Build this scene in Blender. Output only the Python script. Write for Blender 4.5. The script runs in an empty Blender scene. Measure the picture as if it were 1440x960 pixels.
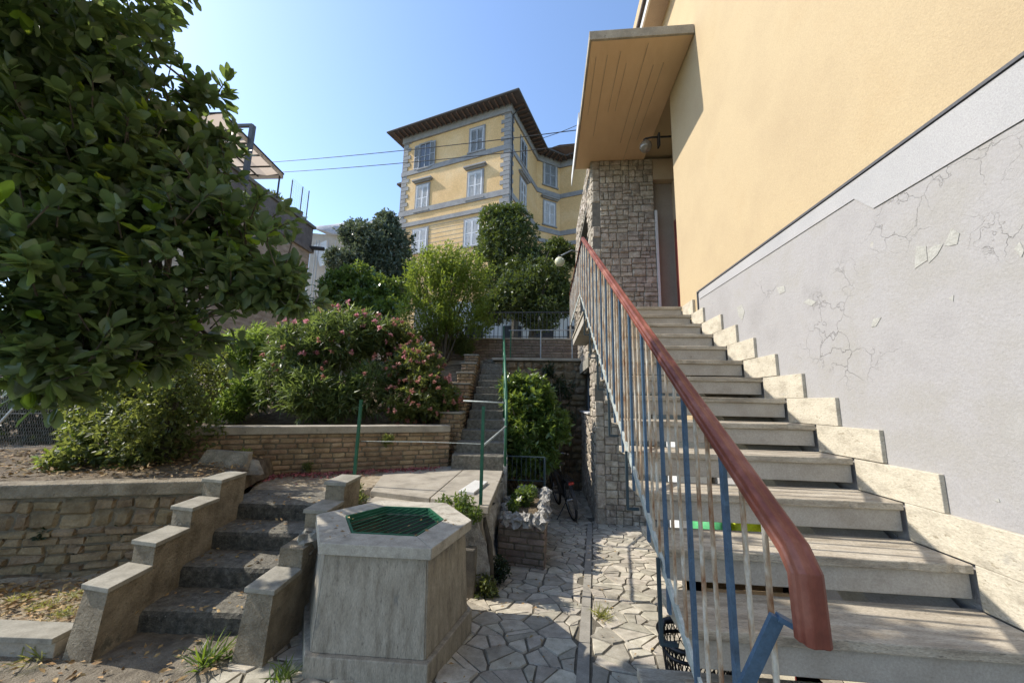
import bpy, math, random
import numpy as np
from mathutils import Vector, Matrix, noise
random.seed(7); RNG = np.random.default_rng(7)
rad = math.radians
sc = bpy.context.scene
COL = sc.collection

# ---------------------------------------------------------------- camera
FPX, YAW, PITCH, ROLL = 522.15, 0.09416, 0.16089, 0.02112
def cam_axes():
    cy, sy, cp, sp = math.cos(YAW), math.sin(YAW), math.cos(PITCH), math.sin(PITCH)
    f = Vector((-sy*cp, cy*cp, sp)); r0 = Vector((cy, sy, 0)); u0 = r0.cross(f)
    cr, sr = math.cos(ROLL), math.sin(ROLL)
    return r0*cr + u0*sr, u0*cr - r0*sr, f
CR, CU, CF = cam_axes()
def ray(px, py): return CF + CR*((px-720)/FPX) - CU*((py-480)/FPX)
def aty(px, py, Y): d = ray(px, py); return d*(Y/d.y)
def atx(px, py, X): d = ray(px, py); return d*(X/d.x)
def atz(px, py, Z): d = ray(px, py); return d*(Z/d.z)
def atplane(px, py, P, n): d = ray(px, py); return d*(P.dot(n)/d.dot(n))
cam = bpy.data.objects.new('camera', bpy.data.cameras.new('camera')); COL.objects.link(cam)
m = Matrix((CR, CU, -CF)).transposed().to_4x4(); cam.matrix_world = m
cam.data.sensor_width = 36; cam.data.lens = FPX/1440*36; cam.data.clip_start = .02; cam.data.clip_end = 3000
sc.camera = cam

# ---------------------------------------------------------------- light
SUN = Vector((-1.33, .085, 1.2)).normalized()
el = math.asin(SUN.z); 
w = bpy.data.worlds.new('World'); sc.world = w; w.use_nodes = True
nt = w.node_tree; bg = nt.nodes['Background']
sky = nt.nodes.new('ShaderNodeTexSky'); sky.sky_type = 'NISHITA'; sky.sun_disc = False
sky.sun_elevation = el; sky.sun_rotation = math.atan2(SUN.x, SUN.y)
sky.air_density = 1.0; sky.dust_density = .6; sky.ozone_density = 3.0
nt.links.new(sky.outputs[0], bg.inputs[0]); bg.inputs[1].default_value = .15
L = bpy.data.lights.new('sun', 'SUN'); L.energy = 3.05; L.angle = rad(.53); L.color = (1, .94, .85)
lo = bpy.data.objects.new('sun', L); COL.objects.link(lo); lo.rotation_euler = SUN.to_track_quat('Z', 'Y').to_euler()
lo.location = (-8, 0, 12)
sc.view_settings.view_transform = 'Standard'; sc.view_settings.look = 'None'; sc.view_settings.gamma = 1
sc.view_settings.exposure = 1.12

# ---------------------------------------------------------------- materials
def mat(name, cols, scale=6, bump=.3, bscale=60, rough=.85, dist=.01, stretch=None, spots=None, island=0, detail=8, spec=.3, extra=None, grain=.2):
    """cols: list of (pos, rgb) over a large noise; stretch: xyz scale; spots=(scale,thresh,rgb); island: per piece value jitter"""
    M = bpy.data.materials.new(name); M.use_nodes = True; t = M.node_tree; N = t.nodes; Lk = t.links
    b = N['Principled BSDF']; b.inputs['Roughness'].default_value = rough; b.inputs['Specular IOR Level'].default_value = spec
    tc = N.new('ShaderNodeTexCoord'); vec = tc.outputs['Object']
    if stretch:
        mp = N.new('ShaderNodeMapping'); mp.inputs['Scale'].default_value = stretch; Lk.new(vec, mp.inputs[0]); vec2 = mp.outputs[0]
    else: vec2 = vec
    n1 = N.new('ShaderNodeTexNoise'); n1.inputs['Scale'].default_value = scale; n1.inputs['Detail'].default_value = detail; n1.inputs['Roughness'].default_value = .62
    Lk.new(vec2, n1.inputs['Vector'])
    rp = N.new('ShaderNodeValToRGB'); el_ = rp.color_ramp.elements
    while len(el_) < len(cols): el_.new(.5)
    for e, (p_, c) in zip(el_, cols): e.position = p_; e.color = (*c, 1)
    Lk.new(n1.outputs[0], rp.inputs[0]); col = rp.outputs[0]
    if spots:
        for (s_, th, c) in spots:
            n3 = N.new('ShaderNodeTexNoise'); n3.inputs['Scale'].default_value = s_; n3.inputs['Detail'].default_value = 6; n3.inputs['Roughness'].default_value = .7
            Lk.new(vec2, n3.inputs['Vector'])
            r3 = N.new('ShaderNodeValToRGB'); r3.color_ramp.elements[0].position = th; r3.color_ramp.elements[1].position = th+.08
            Lk.new(n3.outputs[0], r3.inputs[0])
            mx = N.new('ShaderNodeMix'); mx.data_type = 'RGBA'; Lk.new(r3.outputs[0], mx.inputs[0]); Lk.new(col, mx.inputs[6]); mx.inputs[7].default_value = (*c, 1); col = mx.outputs[2]
    # fine grain in the surface's own colour
    ng = N.new('ShaderNodeTexNoise'); ng.inputs['Scale'].default_value = bscale*1.7; ng.inputs['Detail'].default_value = 5; ng.inputs['Roughness'].default_value = .75
    Lk.new(vec2, ng.inputs['Vector']); mg_ = N.new('ShaderNodeMapRange'); mg_.inputs[1].default_value = .3; mg_.inputs[2].default_value = .7; mg_.inputs[3].default_value = 1-grain; mg_.inputs[4].default_value = 1+grain; Lk.new(ng.outputs[0], mg_.inputs[0])
    hg = N.new('ShaderNodeHueSaturation'); Lk.new(mg_.outputs[0], hg.inputs['Value']); Lk.new(col, hg.inputs['Color']); col = hg.outputs[0]
    if island:
        g = N.new('ShaderNodeNewGeometry'); mr = N.new('ShaderNodeMapRange'); mr.inputs[3].default_value = 1-island; mr.inputs[4].default_value = 1+island*.7
        Lk.new(g.outputs['Random Per Island'], mr.inputs[0])
        hs = N.new('ShaderNodeHueSaturation'); Lk.new(mr.outputs[0], hs.inputs['Value']); Lk.new(col, hs.inputs['Color'])
        m2 = N.new('ShaderNodeMath'); m2.operation = 'MULTIPLY_ADD'; m2.inputs[1].default_value = 7.31; m2.inputs[2].default_value = 0; Lk.new(g.outputs['Random Per Island'], m2.inputs[0])
        fr = N.new('ShaderNodeMath'); fr.operation = 'FRACT'; Lk.new(m2.outputs[0], fr.inputs[0])
        mr2 = N.new('ShaderNodeMapRange'); mr2.inputs[3].default_value = .5-.012; mr2.inputs[4].default_value = .5+.008; Lk.new(fr.outputs[0], mr2.inputs[0]); Lk.new(mr2.outputs[0], hs.inputs['Hue'])
        col = hs.outputs[0]
    hgt = None
    if bump:
        n2 = N.new('ShaderNodeTexNoise'); n2.inputs['Scale'].default_value = bscale; n2.inputs['Detail'].default_value = 6; n2.inputs['Roughness'].default_value = .65
        Lk.new(vec2, n2.inputs['Vector']); hgt = n2.outputs[0]
        bp = N.new('ShaderNodeBump'); bp.inputs['Strength'].default_value = bump; bp.inputs['Distance'].default_value = dist
        Lk.new(hgt, bp.inputs['Height']); Lk.new(bp.outputs[0], b.inputs['Normal'])
        if extra: col = extra(N, Lk, vec, col, bp)
    Lk.new(col, b.inputs['Base Color'])
    return M

def cracks(N, Lk, vec, col, bp):
    """peeling paint: hairline cracks and a few bare flakes"""
    wn = N.new('ShaderNodeTexNoise'); wn.inputs['Scale'].default_value = 9; wn.inputs['Detail'].default_value = 5; Lk.new(vec, wn.inputs['Vector'])
    ad = N.new('ShaderNodeMix'); ad.data_type = 'RGBA'; ad.blend_type = 'ADD'; ad.inputs[0].default_value = .22; Lk.new(vec, ad.inputs[6]); Lk.new(wn.outputs[1], ad.inputs[7])
    vo = N.new('ShaderNodeTexVoronoi'); vo.feature = 'DISTANCE_TO_EDGE'; vo.inputs['Scale'].default_value = 6; Lk.new(ad.outputs[2], vo.inputs['Vector'])
    rp = N.new('ShaderNodeValToRGB'); rp.color_ramp.elements[0].position = 0; rp.color_ramp.elements[0].color = (1, 1, 1, 1); rp.color_ramp.elements[1].position = .020; rp.color_ramp.elements[1].color = (0, 0, 0, 1)
    Lk.new(vo.outputs[0], rp.inputs[0])
    mn = N.new('ShaderNodeTexNoise'); mn.inputs['Scale'].default_value = 1.1; mn.inputs['Detail'].default_value = 5; Lk.new(vec, mn.inputs['Vector'])
    mr = N.new('ShaderNodeValToRGB'); mr.color_ramp.elements[0].position = .53; mr.color_ramp.elements[1].position = .66; Lk.new(mn.outputs[0], mr.inputs[0])
    mu = N.new('ShaderNodeMath'); mu.operation = 'MULTIPLY'; Lk.new(rp.outputs[0], mu.inputs[0]); Lk.new(mr.outputs[0], mu.inputs[1])
    mx = N.new('ShaderNodeMix'); mx.data_type = 'RGBA'; Lk.new(mu.outputs[0], mx.inputs[0]); Lk.new(col, mx.inputs[6]); mx.inputs[7].default_value = (.215, .205, .19, 1)
    # bare flakes: whole cells with a high random value
    v2 = N.new('ShaderNodeTexVoronoi'); v2.inputs['Scale'].default_value = 6; Lk.new(ad.outputs[2], v2.inputs['Vector'])
    gt = N.new('ShaderNodeMath'); gt.operation = 'GREATER_THAN'; gt.inputs[1].default_value = .9; sep = N.new('ShaderNodeSeparateColor'); Lk.new(v2.outputs[1], sep.inputs[0]); Lk.new(sep.outputs[0], gt.inputs[0])
    lt = N.new('ShaderNodeMath'); lt.operation = 'LESS_THAN'; lt.inputs[1].default_value = .17; Lk.new(v2.outputs[0], lt.inputs[0])
    m3 = N.new('ShaderNodeMath'); m3.operation = 'MULTIPLY'; Lk.new(gt.outputs[0], m3.inputs[0]); Lk.new(lt.outputs[0], m3.inputs[1])
    m4 = N.new('ShaderNodeMath'); m4.operation = 'MULTIPLY'; Lk.new(m3.outputs[0], m4.inputs[0]); Lk.new(mr.outputs[0], m4.inputs[1])
    m5 = N.new('ShaderNodeMix'); m5.data_type = 'RGBA'; Lk.new(m4.outputs[0], m5.inputs[0]); Lk.new(mx.outputs[2], m5.inputs[6]); m5.inputs[7].default_value = (.47, .44, .36, 1)
    sm = N.new('ShaderNodeMath'); sm.operation = 'ADD'; Lk.new(mu.outputs[0], sm.inputs[0]); Lk.new(m4.outputs[0], sm.inputs[1])
    b2 = N.new('ShaderNodeBump'); b2.invert = True; b2.inputs['Strength'].default_value = .8; b2.inputs['Distance'].default_value = .006; Lk.new(sm.outputs[0], b2.inputs['Height'])
    Lk.new(bp.outputs[0], b2.inputs['Normal'])
    for l in list(N['Principled BSDF'].inputs['Normal'].links): Lk.remove(l)
    Lk.new(b2.outputs[0], N['Principled BSDF'].inputs['Normal'])
    return m5.outputs[2]

def leafmat(name, c0, c1, trans=.35, tcol=None, gloss=.35, rough=.45):
    M = bpy.data.materials.new(name); M.use_nodes = True; t = M.node_tree; N = t.nodes; Lk = t.links
    b = N['Principled BSDF']; b.inputs['Roughness'].default_value = rough; b.inputs['Specular IOR Level'].default_value = gloss
    g = N.new('ShaderNodeNewGeometry'); rp = N.new('ShaderNodeValToRGB'); rp.color_ramp.elements[0].color = (*c0, 1); rp.color_ramp.elements[1].color = (*c1, 1)
    Lk.new(g.outputs['Random Per Island'], rp.inputs[0]); Lk.new(rp.outputs[0], b.inputs['Base Color'])
    tr = N.new('ShaderNodeBsdfTranslucent'); tc = tcol or (min(1, c1[0]*2.6), min(1, c1[1]*2.6), c1[2]*.7)
    mx0 = N.new('ShaderNodeMix'); mx0.data_type = 'RGBA'; mx0.inputs[0].default_value = .75; Lk.new(rp.outputs[0], mx0.inputs[6]); mx0.inputs[7].default_value = (*tc, 1); Lk.new(mx0.outputs[2], tr.inputs[0])
    mx = N.new('ShaderNodeMixShader'); mx.inputs[0].default_value = trans; Lk.new(b.outputs[0], mx.inputs[1]); Lk.new(tr.outputs[0], mx.inputs[2])
    Lk.new(mx.outputs[0], N['Material Output'].inputs[0]); return M

def flat(name, c, rough=.6, metal=0, spec=.4, bump=0): 
    M = mat(name, [(0.35, tuple(v*.9 for v in c)), (.65, c)], scale=9, bump=bump or .05, bscale=40, rough=rough, spec=spec)
    M.node_tree.nodes['Principled BSDF'].inputs['Metallic'].default_value = metal; return M

MT = dict(
 yellow=mat('yellow_plaster', [(.3, (.405, .31, .185)), (.55, (.445, .345, .205)), (.75, (.42, .315, .18))], scale=1.1, bump=.5, bscale=80, dist=.007, grain=.13, spots=[(.7, .64, (.45, .335, .20)), (2.6, .70, (.42, .31, .18))]),
 grey=mat('grey_plaster', [(.3, (.285, .272, .262)), (.5, (.33, .316, .305)), (.62, (.31, .295, .272)), (.75, (.345, .332, .312))], scale=1.9, bump=.6, bscale=70, dist=.006, grain=.1, spots=[(1.2, .63, (.315, .30, .27)), (3.3, .70, (.36, .35, .33))], extra=cracks),
 band=mat('pale_grey_plaster', [(.3, (.335, .33, .325)), (.7, (.385, .375, .365))], scale=2.5, bump=.35, bscale=90, dist=.004),
 soffit=mat('painted_soffit', [(.3, (.60, .42, .25)), (.7, (.66, .47, .285))], scale=3, bump=.3, bscale=50, grain=.06, stretch=(1.6, .7, 1)),
 beige=mat('beige_plaster', [(.3, (.40, .31, .21)), (.7, (.48, .38, .27))], scale=2, bump=.2, bscale=60, dist=.004),
 recess=mat('recess_plaster', [(.3, (.30, .255, .215)), (.7, (.36, .31, .26))], scale=3, bump=.2, bscale=60, dist=.004),
 patch=mat('bare_undercoat', [(.3, (.32, .31, .275)), (.7, (.40, .39, .35))], scale=12, bump=.8, bscale=60, dist=.006),
 trav=mat('travertine', [(.3, (.33, .29, .22)), (.48, (.46, .41, .315)), (.7, (.52, .465, .36))], scale=7, bump=.6, bscale=40, dist=.006, stretch=(1, 1, 2.2), grain=.25, spots=[(22, .60, (.27, .23, .16)), (55, .62, (.20, .165, .11)), (2.5, .62, (.36, .33, .27))]),
 tread=mat('weathered_travertine', [(.3, (.20, .165, .12)), (.5, (.36, .31, .235)), (.72, (.48, .425, .335))], scale=5, bump=.6, bscale=45, dist=.006, stretch=(.8, 4, 4), grain=.35, spots=[(24, .60, (.14, .122, .098)), (60, .60, (.12, .105, .085))]),
 riser=mat('painted_riser', [(.3, (.30, .265, .215)), (.6, (.385, .35, .295))], scale=6, bump=.25, bscale=60, dist=.003, spots=[(9, .66, (.20, .175, .14))]),
 concrete=mat('concrete', [(.3, (.21, .185, .145)), (.5, (.31, .275, .215)), (.7, (.38, .34, .27))], scale=4, bump=.6, bscale=50, dist=.008, spots=[(6, .62, (.15, .13, .095))]),
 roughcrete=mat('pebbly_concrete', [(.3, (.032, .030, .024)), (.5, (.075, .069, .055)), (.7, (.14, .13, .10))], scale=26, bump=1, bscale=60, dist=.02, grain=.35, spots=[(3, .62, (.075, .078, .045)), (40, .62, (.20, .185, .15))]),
 coping=mat('coping_stone', [(.3, (.17, .155, .12)), (.6, (.28, .26, .21))], scale=8, bump=.35, bscale=50, dist=.004, spots=[(20, .64, (.24, .22, .17))]),
 stepface=mat('worn_step', [(.3, (.08, .072, .055)), (.5, (.155, .14, .108)), (.7, (.24, .22, .17))], scale=22, bump=1, bscale=70, dist=.016, grain=.3, spots=[(5, .6, (.10, .095, .06)), (45, .63, (.30, .28, .23))]),
 render=mat('rough_render', [(.3, (.15, .12, .08)), (.5, (.27, .225, .155)), (.7, (.37, .315, .225))], scale=7, bump=1, bscale=48, dist=.035, spots=[(5, .60, (.15, .135, .10)), (30, .62, (.13, .11, .075))]),
 wellst=mat('well_travertine', [(.3, (.19, .162, .12)), (.5, (.29, .255, .195)), (.7, (.36, .32, .25))], scale=7, bump=.5, bscale=32, dist=.004, stretch=(3.2, 3.2, .8), spots=[(26, .60, (.15, .13, .10)), (3, .60, (.17, .16, .135)), (60, .64, (.09, .08, .06))], grain=.3),
 welltop=mat('well_rim_stone', [(.3, (.25, .23, .185)), (.6, (.42, .385, .315))], scale=9, bump=.4, bscale=60, dist=.004, spots=[(5, .60, (.24, .21, .165))]),
 brick=mat('tan_brick', [(.3, (.16, .105, .06)), (.5, (.28, .195, .112)), (.7, (.37, .275, .165))], scale=7, bump=.8, bscale=45, dist=.01, island=.28, spots=[(3, .64, (.15, .11, .065))]),
 redbrick=mat('brown_brick', [(.3, (.13, .095, .07)), (.6, (.23, .175, .135))], scale=9, bump=.6, bscale=60, dist=.006, island=.22),
 rubble=mat('rubble_stone', [(.3, (.12, .085, .048)), (.5, (.215, .16, .092)), (.7, (.29, .225, .14))], scale=6, bump=1, bscale=32, dist=.02, island=.22, spots=[(2.3, .58, (.06, .062, .03)), (9, .64, (.10, .085, .05))]),
 stone=mat('facade_stone', [(.3, (.22, .18, .135)), (.5, (.40, .345, .27)), (.7, (.56, .50, .41))], scale=9, bump=1, bscale=26, dist=.03, island=.22, spots=[(2.6, .60, (.19, .17, .135))]),
 mortar=mat('mortar', [(.3, (.09, .075, .05)), (.7, (.17, .145, .10))], scale=12, bump=.8, bscale=60),
 mortar2=mat('grey_mortar', [(.3, (.13, .12, .10)), (.7, (.21, .19, .155))], scale=12, bump=.8, bscale=60),
 paver=mat('paving_stone', [(.3, (.28, .25, .195)), (.5, (.40, .36, .28)), (.7, (.50, .455, .365))], scale=12, bump=.6, bscale=80, dist=.004, island=.3, spots=[(30, .63, (.20, .18, .14))]),
 joint=mat('paving_joint', [(.3, (.085, .075, .055)), (.7, (.16, .14, .105))], scale=18, bump=.8, bscale=90),
 strip=mat('paving_strip', [(.3, (.22, .20, .165)), (.7, (.32, .295, .245))], scale=10, bump=.4, bscale=60, dist=.004),
 soil=mat('soil', [(.3, (.07, .048, .028)), (.5, (.15, .11, .065)), (.7, (.26, .205, .13))], scale=10, bump=1, bscale=60, dist=.03),
 drysoil=mat('dry_soil', [(.3, (.19, .145, .09)), (.5, (.34, .275, .185)), (.7, (.46, .39, .28))], scale=14, bump=1, bscale=70, dist=.02),
 shadedirt=mat('shaded_path_dirt', [(.3, (.10, .082, .058)), (.5, (.19, .16, .115)), (.7, (.28, .24, .18))], scale=9, bump=1, bscale=70, dist=.02, spots=[(4, .6, (.09, .08, .055))]),  # darker copy of the dry soil, shade put into the colour
 field=mat('grassy_ground', [(.3, (.03, .04, .015)), (.6, (.07, .08, .035))], scale=3, bump=.6, bscale=30),
 rail=mat('faded_red_plastic', [(.3, (.09, .026, .017)), (.5, (.175, .050, .031)), (.72, (.30, .125, .085))], scale=7, bump=.15, bscale=60, rough=.5, stretch=(1.6, .8, .8), grain=.1, spots=[(4, .62, (.12, .035, .025)), (24, .66, (.30, .16, .12))]),
 blue=mat('blue_grey_paint', [(.3, (.045, .075, .11)), (.6, (.065, .115, .175)), (.8, (.15, .20, .24))], scale=16, bump=.3, bscale=70, rough=.5, spots=[(30, .66, (.16, .08, .04)), (11, .66, (.20, .24, .26))]),
 rust=mat('rusted_white_paint', [(.32, (.20, .085, .035)), (.46, (.36, .27, .18)), (.60, (.50, .47, .40))], scale=22, bump=.5, bscale=90, rough=.7, stretch=(1, 1, .35)),
 flatbar=mat('worn_grey_paint', [(.3, (.22, .25, .23)), (.6, (.42, .45, .42))], scale=14, bump=.4, bscale=60, rough=.6, spots=[(20, .66, (.18, .11, .06))]),
 green=mat('green_paint', [(.3, (.018, .085, .045)), (.7, (.032, .13, .07))], scale=15, bump=.3, bscale=70, rough=.4, spots=[(24, .68, (.22, .26, .20))]),
 bracket=flat('dark_blue_paint', (.03, .05, .06), .5), whitem=flat('white_paint', (.62, .62, .60), .5), dark=flat('dark_paint', (.03, .03, .032), .5), darkgrey=flat('grey_conduit', (.085, .085, .09), .6),
 door=flat('dark_red_door', (.17, .045, .035), .5), blackp=flat('black_plastic', (.012, .012, .014), .4), rubber=flat('rubber', (.015, .015, .015), .7),
 chrome=flat('steel', (.35, .35, .36), .3, .9), globe2=mat('dusty_globe_glass', [(.3, (.16, .14, .11)), (.7, (.24, .21, .17))], scale=9, bump=.02, rough=.12, spec=.8), globe=mat('old_globe_glass', [(.3, (.50, .47, .30)), (.7, (.62, .58, .38))], scale=9, bump=.02, rough=.18, spec=.6, spots=[(6, .64, (.38, .31, .18))]),
 glass=flat('window_glass', (.03, .04, .05), .08, 0, .8), redlens=flat('red_lens', (.35, .01, .01), .2),
 bark=mat('bark', [(.3, (.05, .042, .03)), (.7, (.14, .12, .09))], scale=9, bump=1, bscale=30, dist=.02, stretch=(3, 3, .6)),
 tufa=mat('tufa_rock', [(.3, (.19, .175, .15)), (.5, (.36, .34, .30)), (.7, (.52, .50, .45))], scale=14, bump=1, bscale=45, dist=.03),
 sackY=flat('yellow_sack', (.72, .78, .02), .5), sackG=flat('green_sack', (.10, .42, .17), .5), redcr=flat('red_plastic', (.62, .03, .03), .4), card=flat('cardboard', (.38, .27, .16), .8), paper=flat('white_board', (.66, .66, .64), .7),
 marble=flat('white_marble', (.62, .60, .55), .4),
 villa=mat('villa_plaster', [(.3, (.56, .365, .165)), (.5, (.62, .415, .20)), (.75, (.68, .50, .28))], scale=.5, bump=.3, bscale=6, dist=.03),
 quoin=mat('grey_stone_trim', [(.3, (.21, .205, .205)), (.7, (.30, .295, .29))], scale=2, bump=.3, bscale=10),
 shut=mat('grey_shutter', [(.3, (.27, .29, .32)), (.7, (.34, .36, .39))], scale=1.5, bump=.1, bscale=10, rough=.6),
 shutw=mat('white_shutter', [(.3, (.50, .51, .53)), (.7, (.60, .61, .63))], scale=1.5, bump=.1, bscale=10, rough=.6),
 roof=mat('dark_eaves', [(.3, (.05, .042, .042)), (.7, (.09, .075, .07))], scale=3, bump=.4, bscale=15), tile=mat('roof_tile', [(.3, (.11, .07, .055)), (.7, (.18, .12, .095))], scale=3, bump=.6, bscale=12),
 tower=mat('aged_brickwork', [(.3, (.27, .195, .14)), (.5, (.42, .32, .235)), (.7, (.52, .42, .32))], scale=3, bump=.8, bscale=18, stretch=(1, 1, 3), dist=.03, spots=[(1.2, .62, (.16, .11, .08))]),
 towerd=mat('dark_brick_parapet', [(.3, (.12, .10, .09)), (.7, (.22, .185, .165))], scale=4, bump=.8, bscale=18, dist=.03),
 awning=mat('beige_awning', [(.3, (.43, .36, .29)), (.7, (.55, .47, .385))], scale=3, bump=.1, bscale=20, rough=.9), tarp=mat('grey_tarpaulin', [(.3, (.33, .335, .35)), (.7, (.42, .425, .44))], scale=.5, bump=.4, bscale=3, dist=.1),
 net=mat('white_netting', [(.3, (.50, .51, .52)), (.7, (.62, .63, .64))], scale=.8, bump=.3, bscale=6), pale=mat('pale_render', [(.3, (.36, .33, .29)), (.7, (.45, .42, .37))], scale=1, bump=.2, bscale=10),
 wire=flat('wire', (.03, .03, .03), .6), galv=flat('galvanised', (.30, .31, .31), .5, .5), petal=flat('petal', (.30, .085, .085), .8), dryleaf=mat('dry_leaf', [(.3, (.20, .12, .05)), (.7, (.42, .29, .13))], scale=20, bump=.1, island=.4),
 mag=leafmat('magnolia_leaf', (.04, .07, .03), (.115, .165, .07), .36, (.34, .46, .09), .7, .42),
 magsun=leafmat('sunlit_tint_leaf', (.10, .19, .02), (.16, .27, .035), .5, (.55, .66, .06)),  # backlit yellow-green put into the leaf colour
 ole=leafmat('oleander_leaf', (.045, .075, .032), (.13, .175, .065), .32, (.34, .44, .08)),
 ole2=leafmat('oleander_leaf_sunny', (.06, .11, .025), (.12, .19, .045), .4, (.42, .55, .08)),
 rose=leafmat('shrub_leaf', (.04, .06, .02), (.125, .15, .045), .35, (.40, .44, .08)),
 lime=leafmat('privet_leaf', (.045, .08, .016), (.13, .18, .035), .4, (.42, .52, .06)),
 oak=leafmat('holm_oak_leaf', (.028, .046, .02), (.095, .125, .052), .22), olive=leafmat('olive_leaf', (.07, .10, .07), (.15, .185, .135), .2, (.25, .30, .12)),
 laurel=leafmat('laurel_leaf', (.04, .075, .022), (.115, .175, .045), .3, (.38, .5, .06), .6, .3), ivy=leafmat('ivy_leaf', (.012, .022, .01), (.03, .048, .02), .15), grass=leafmat('grass_blade', (.10, .12, .035), (.27, .26, .11), .35), awn=leafmat('awning_canvas', (.46, .385, .30), (.48, .40, .315), .55, (.62, .5, .38), .1, .9),
 weed=leafmat('weed_leaf', (.05, .085, .022), (.115, .16, .045), .35), pink=leafmat('pink_petal', (.48, .17, .19), (.66, .36, .36), .35, (.7, .3, .35)), pinkd=leafmat('dull_pink_petal', (.32, .12, .10), (.50, .24, .19), .3, (.5, .25, .2)), white=leafmat('white_petal', (.6, .6, .55), (.7, .7, .62), .3),
)
# timber formwork lines: darker thin stripes baked in the soffit paint are real board joints (geometry below)

# ---------------------------------------------------------------- mesh helpers
class MB:
    def __init__(s): s.v = []; s.f = []; s.mi = []
    def add(s, vs, fs, mi=0):
        o = len(s.v); s.v += [tuple(v) for v in vs]; s.f += [tuple(i+o for i in f) for f in fs]; s.mi += [mi]*len(fs); return s
    def box(s, x0, x1, y0, y1, z0, z1, mi=0):
        return s.add([(x0,y0,z0),(x1,y0,z0),(x1,y1,z0),(x0,y1,z0),(x0,y0,z1),(x1,y0,z1),(x1,y1,z1),(x0,y1,z1)],
            [(0,3,2,1),(4,5,6,7),(0,1,5,4),(1,2,6,5),(2,3,7,6),(3,0,4,7)], mi)
    def prism(s, pts, z0, z1, mi=0):
        """pts: ccw (x,y); z0,z1 numbers or lists"""
        n = len(pts); a = z0 if hasattr(z0, '__len__') else [z0]*n; b = z1 if hasattr(z1, '__len__') else [z1]*n
        vs = [(p[0], p[1], a[i]) for i, p in enumerate(pts)] + [(p[0], p[1], b[i]) for i, p in enumerate(pts)]
        fs = [tuple(range(n-1, -1, -1)), tuple(range(n, 2*n))] + [(i, (i+1) % n, n+(i+1) % n, n+i) for i in range(n)]
        return s.add(vs, fs, mi)
    def xprism(s, pts, x0, x1, mi=0):
        """profile in (y,z) extruded along x"""
        n = len(pts); vs = [(x0, p[0], p[1]) for p in pts] + [(x1, p[0], p[1]) for p in pts]
        return s.add(vs, [tuple(range(n-1, -1, -1)), tuple(range(n, 2*n))] + [(i, (i+1) % n, n+(i+1) % n, n+i) for i in range(n)], mi)
    def bar(s, a, b, w, h, up=(0, 0, 1), mi=0):
        a = Vector(a); b = Vector(b); d = (b-a).normalized(); u = Vector(up)
        if abs(d.dot(u)) > .98: u = Vector((0, 1, 0))
        sd = d.cross(u).normalized(); u = sd.cross(d).normalized(); sd = sd*w/2; u = u*h/2
        vs = [a-sd-u, a+sd-u, a+sd+u, a-sd+u, b-sd-u, b+sd-u, b+sd+u, b-sd+u]
        return s.add(vs, [(0,1,2,3),(7,6,5,4),(0,4,5,1),(1,5,6,2),(2,6,7,3),(3,7,4,0)], mi)
    def tube(s, pts, rs, n=8, mi=0, cap=True):
        pts = [Vector(p) for p in pts]; rs = rs if hasattr(rs, '__len__') else [rs]*len(pts)
        vs = []; prev = None
        for i, p in enumerate(pts):
            d = (pts[min(i+1, len(pts)-1)] - pts[max(i-1, 0)]).normalized()
            if prev is None: prev = d.orthogonal().normalized()
            prev = (prev - d*prev.dot(d)).normalized(); q = d.cross(prev)
            for k in range(n):
                a = 2*math.pi*k/n; vs.append(p + prev*math.cos(a)*rs[i] + q*math.sin(a)*rs[i])
        fs = [(i*n+k, i*n+(k+1) % n, (i+1)*n+(k+1) % n, (i+1)*n+k) for i in range(len(pts)-1) for k in range(n)]
        if cap: fs += [tuple(range(n-1, -1, -1)), tuple(range((len(pts)-1)*n, len(pts)*n))]
        return s.add(vs, fs, mi)
    def torus(s, c, ax, R, r, n=28, k=8, a0=0, a1=2*math.pi):
        c = Vector(c); ax = Vector(ax).normalized(); e = ax.orthogonal().normalized() if abs(ax.z) > .9 else ax.cross(Vector((0,0,1))).normalized(); g = ax.cross(e)
        full = abs(a1-a0-2*math.pi) < 1e-4
        pts = [c + e*math.cos(a0+(a1-a0)*i/n)*R + g*math.sin(a0+(a1-a0)*i/n)*R for i in range(n+1)]
        return s.tube(pts, r, k, cap=not full)
    def sphere(s, c, r, n=16, mi=0, jit=0, sc_=(1,1,1)):
        vs = []; fs = []; m_ = n//2
        for i in range(m_+1):
            t = math.pi*i/m_
            for k in range(n):
                a = 2*math.pi*k/n; d = Vector((math.sin(t)*math.cos(a), math.sin(t)*math.sin(a), math.cos(t)))
                q = r*(1+jit*noise.noise(d*1.7+Vector(c)*7)+jit*.5*noise.noise(d*4+Vector(c)*3)) if jit else r
                vs.append((c[0]+d.x*q*sc_[0], c[1]+d.y*q*sc_[1], c[2]+d.z*q*sc_[2]))
        for i in range(m_):
            for k in range(n): fs.append((i*n+k, (i+1)*n+k, (i+1)*n+(k+1) % n, i*n+(k+1) % n))
        return s.add(vs, fs, mi)
    def build(s, name, mats, parent=None, smooth=False, bevel=0):
        me = bpy.data.meshes.new(name); me.from_pydata(s.v, [], s.f)
        mats = mats if isinstance(mats, (list, tuple)) else [mats]
        for q in mats: me.materials.append(MT[q] if isinstance(q, str) else q)
        if len(mats) > 1: me.polygons.foreach_set('material_index', s.mi)
        if smooth: me.polygons.foreach_set('use_smooth', [True]*len(s.f))
        me.update(); return link(name, me, parent, bevel)
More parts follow.
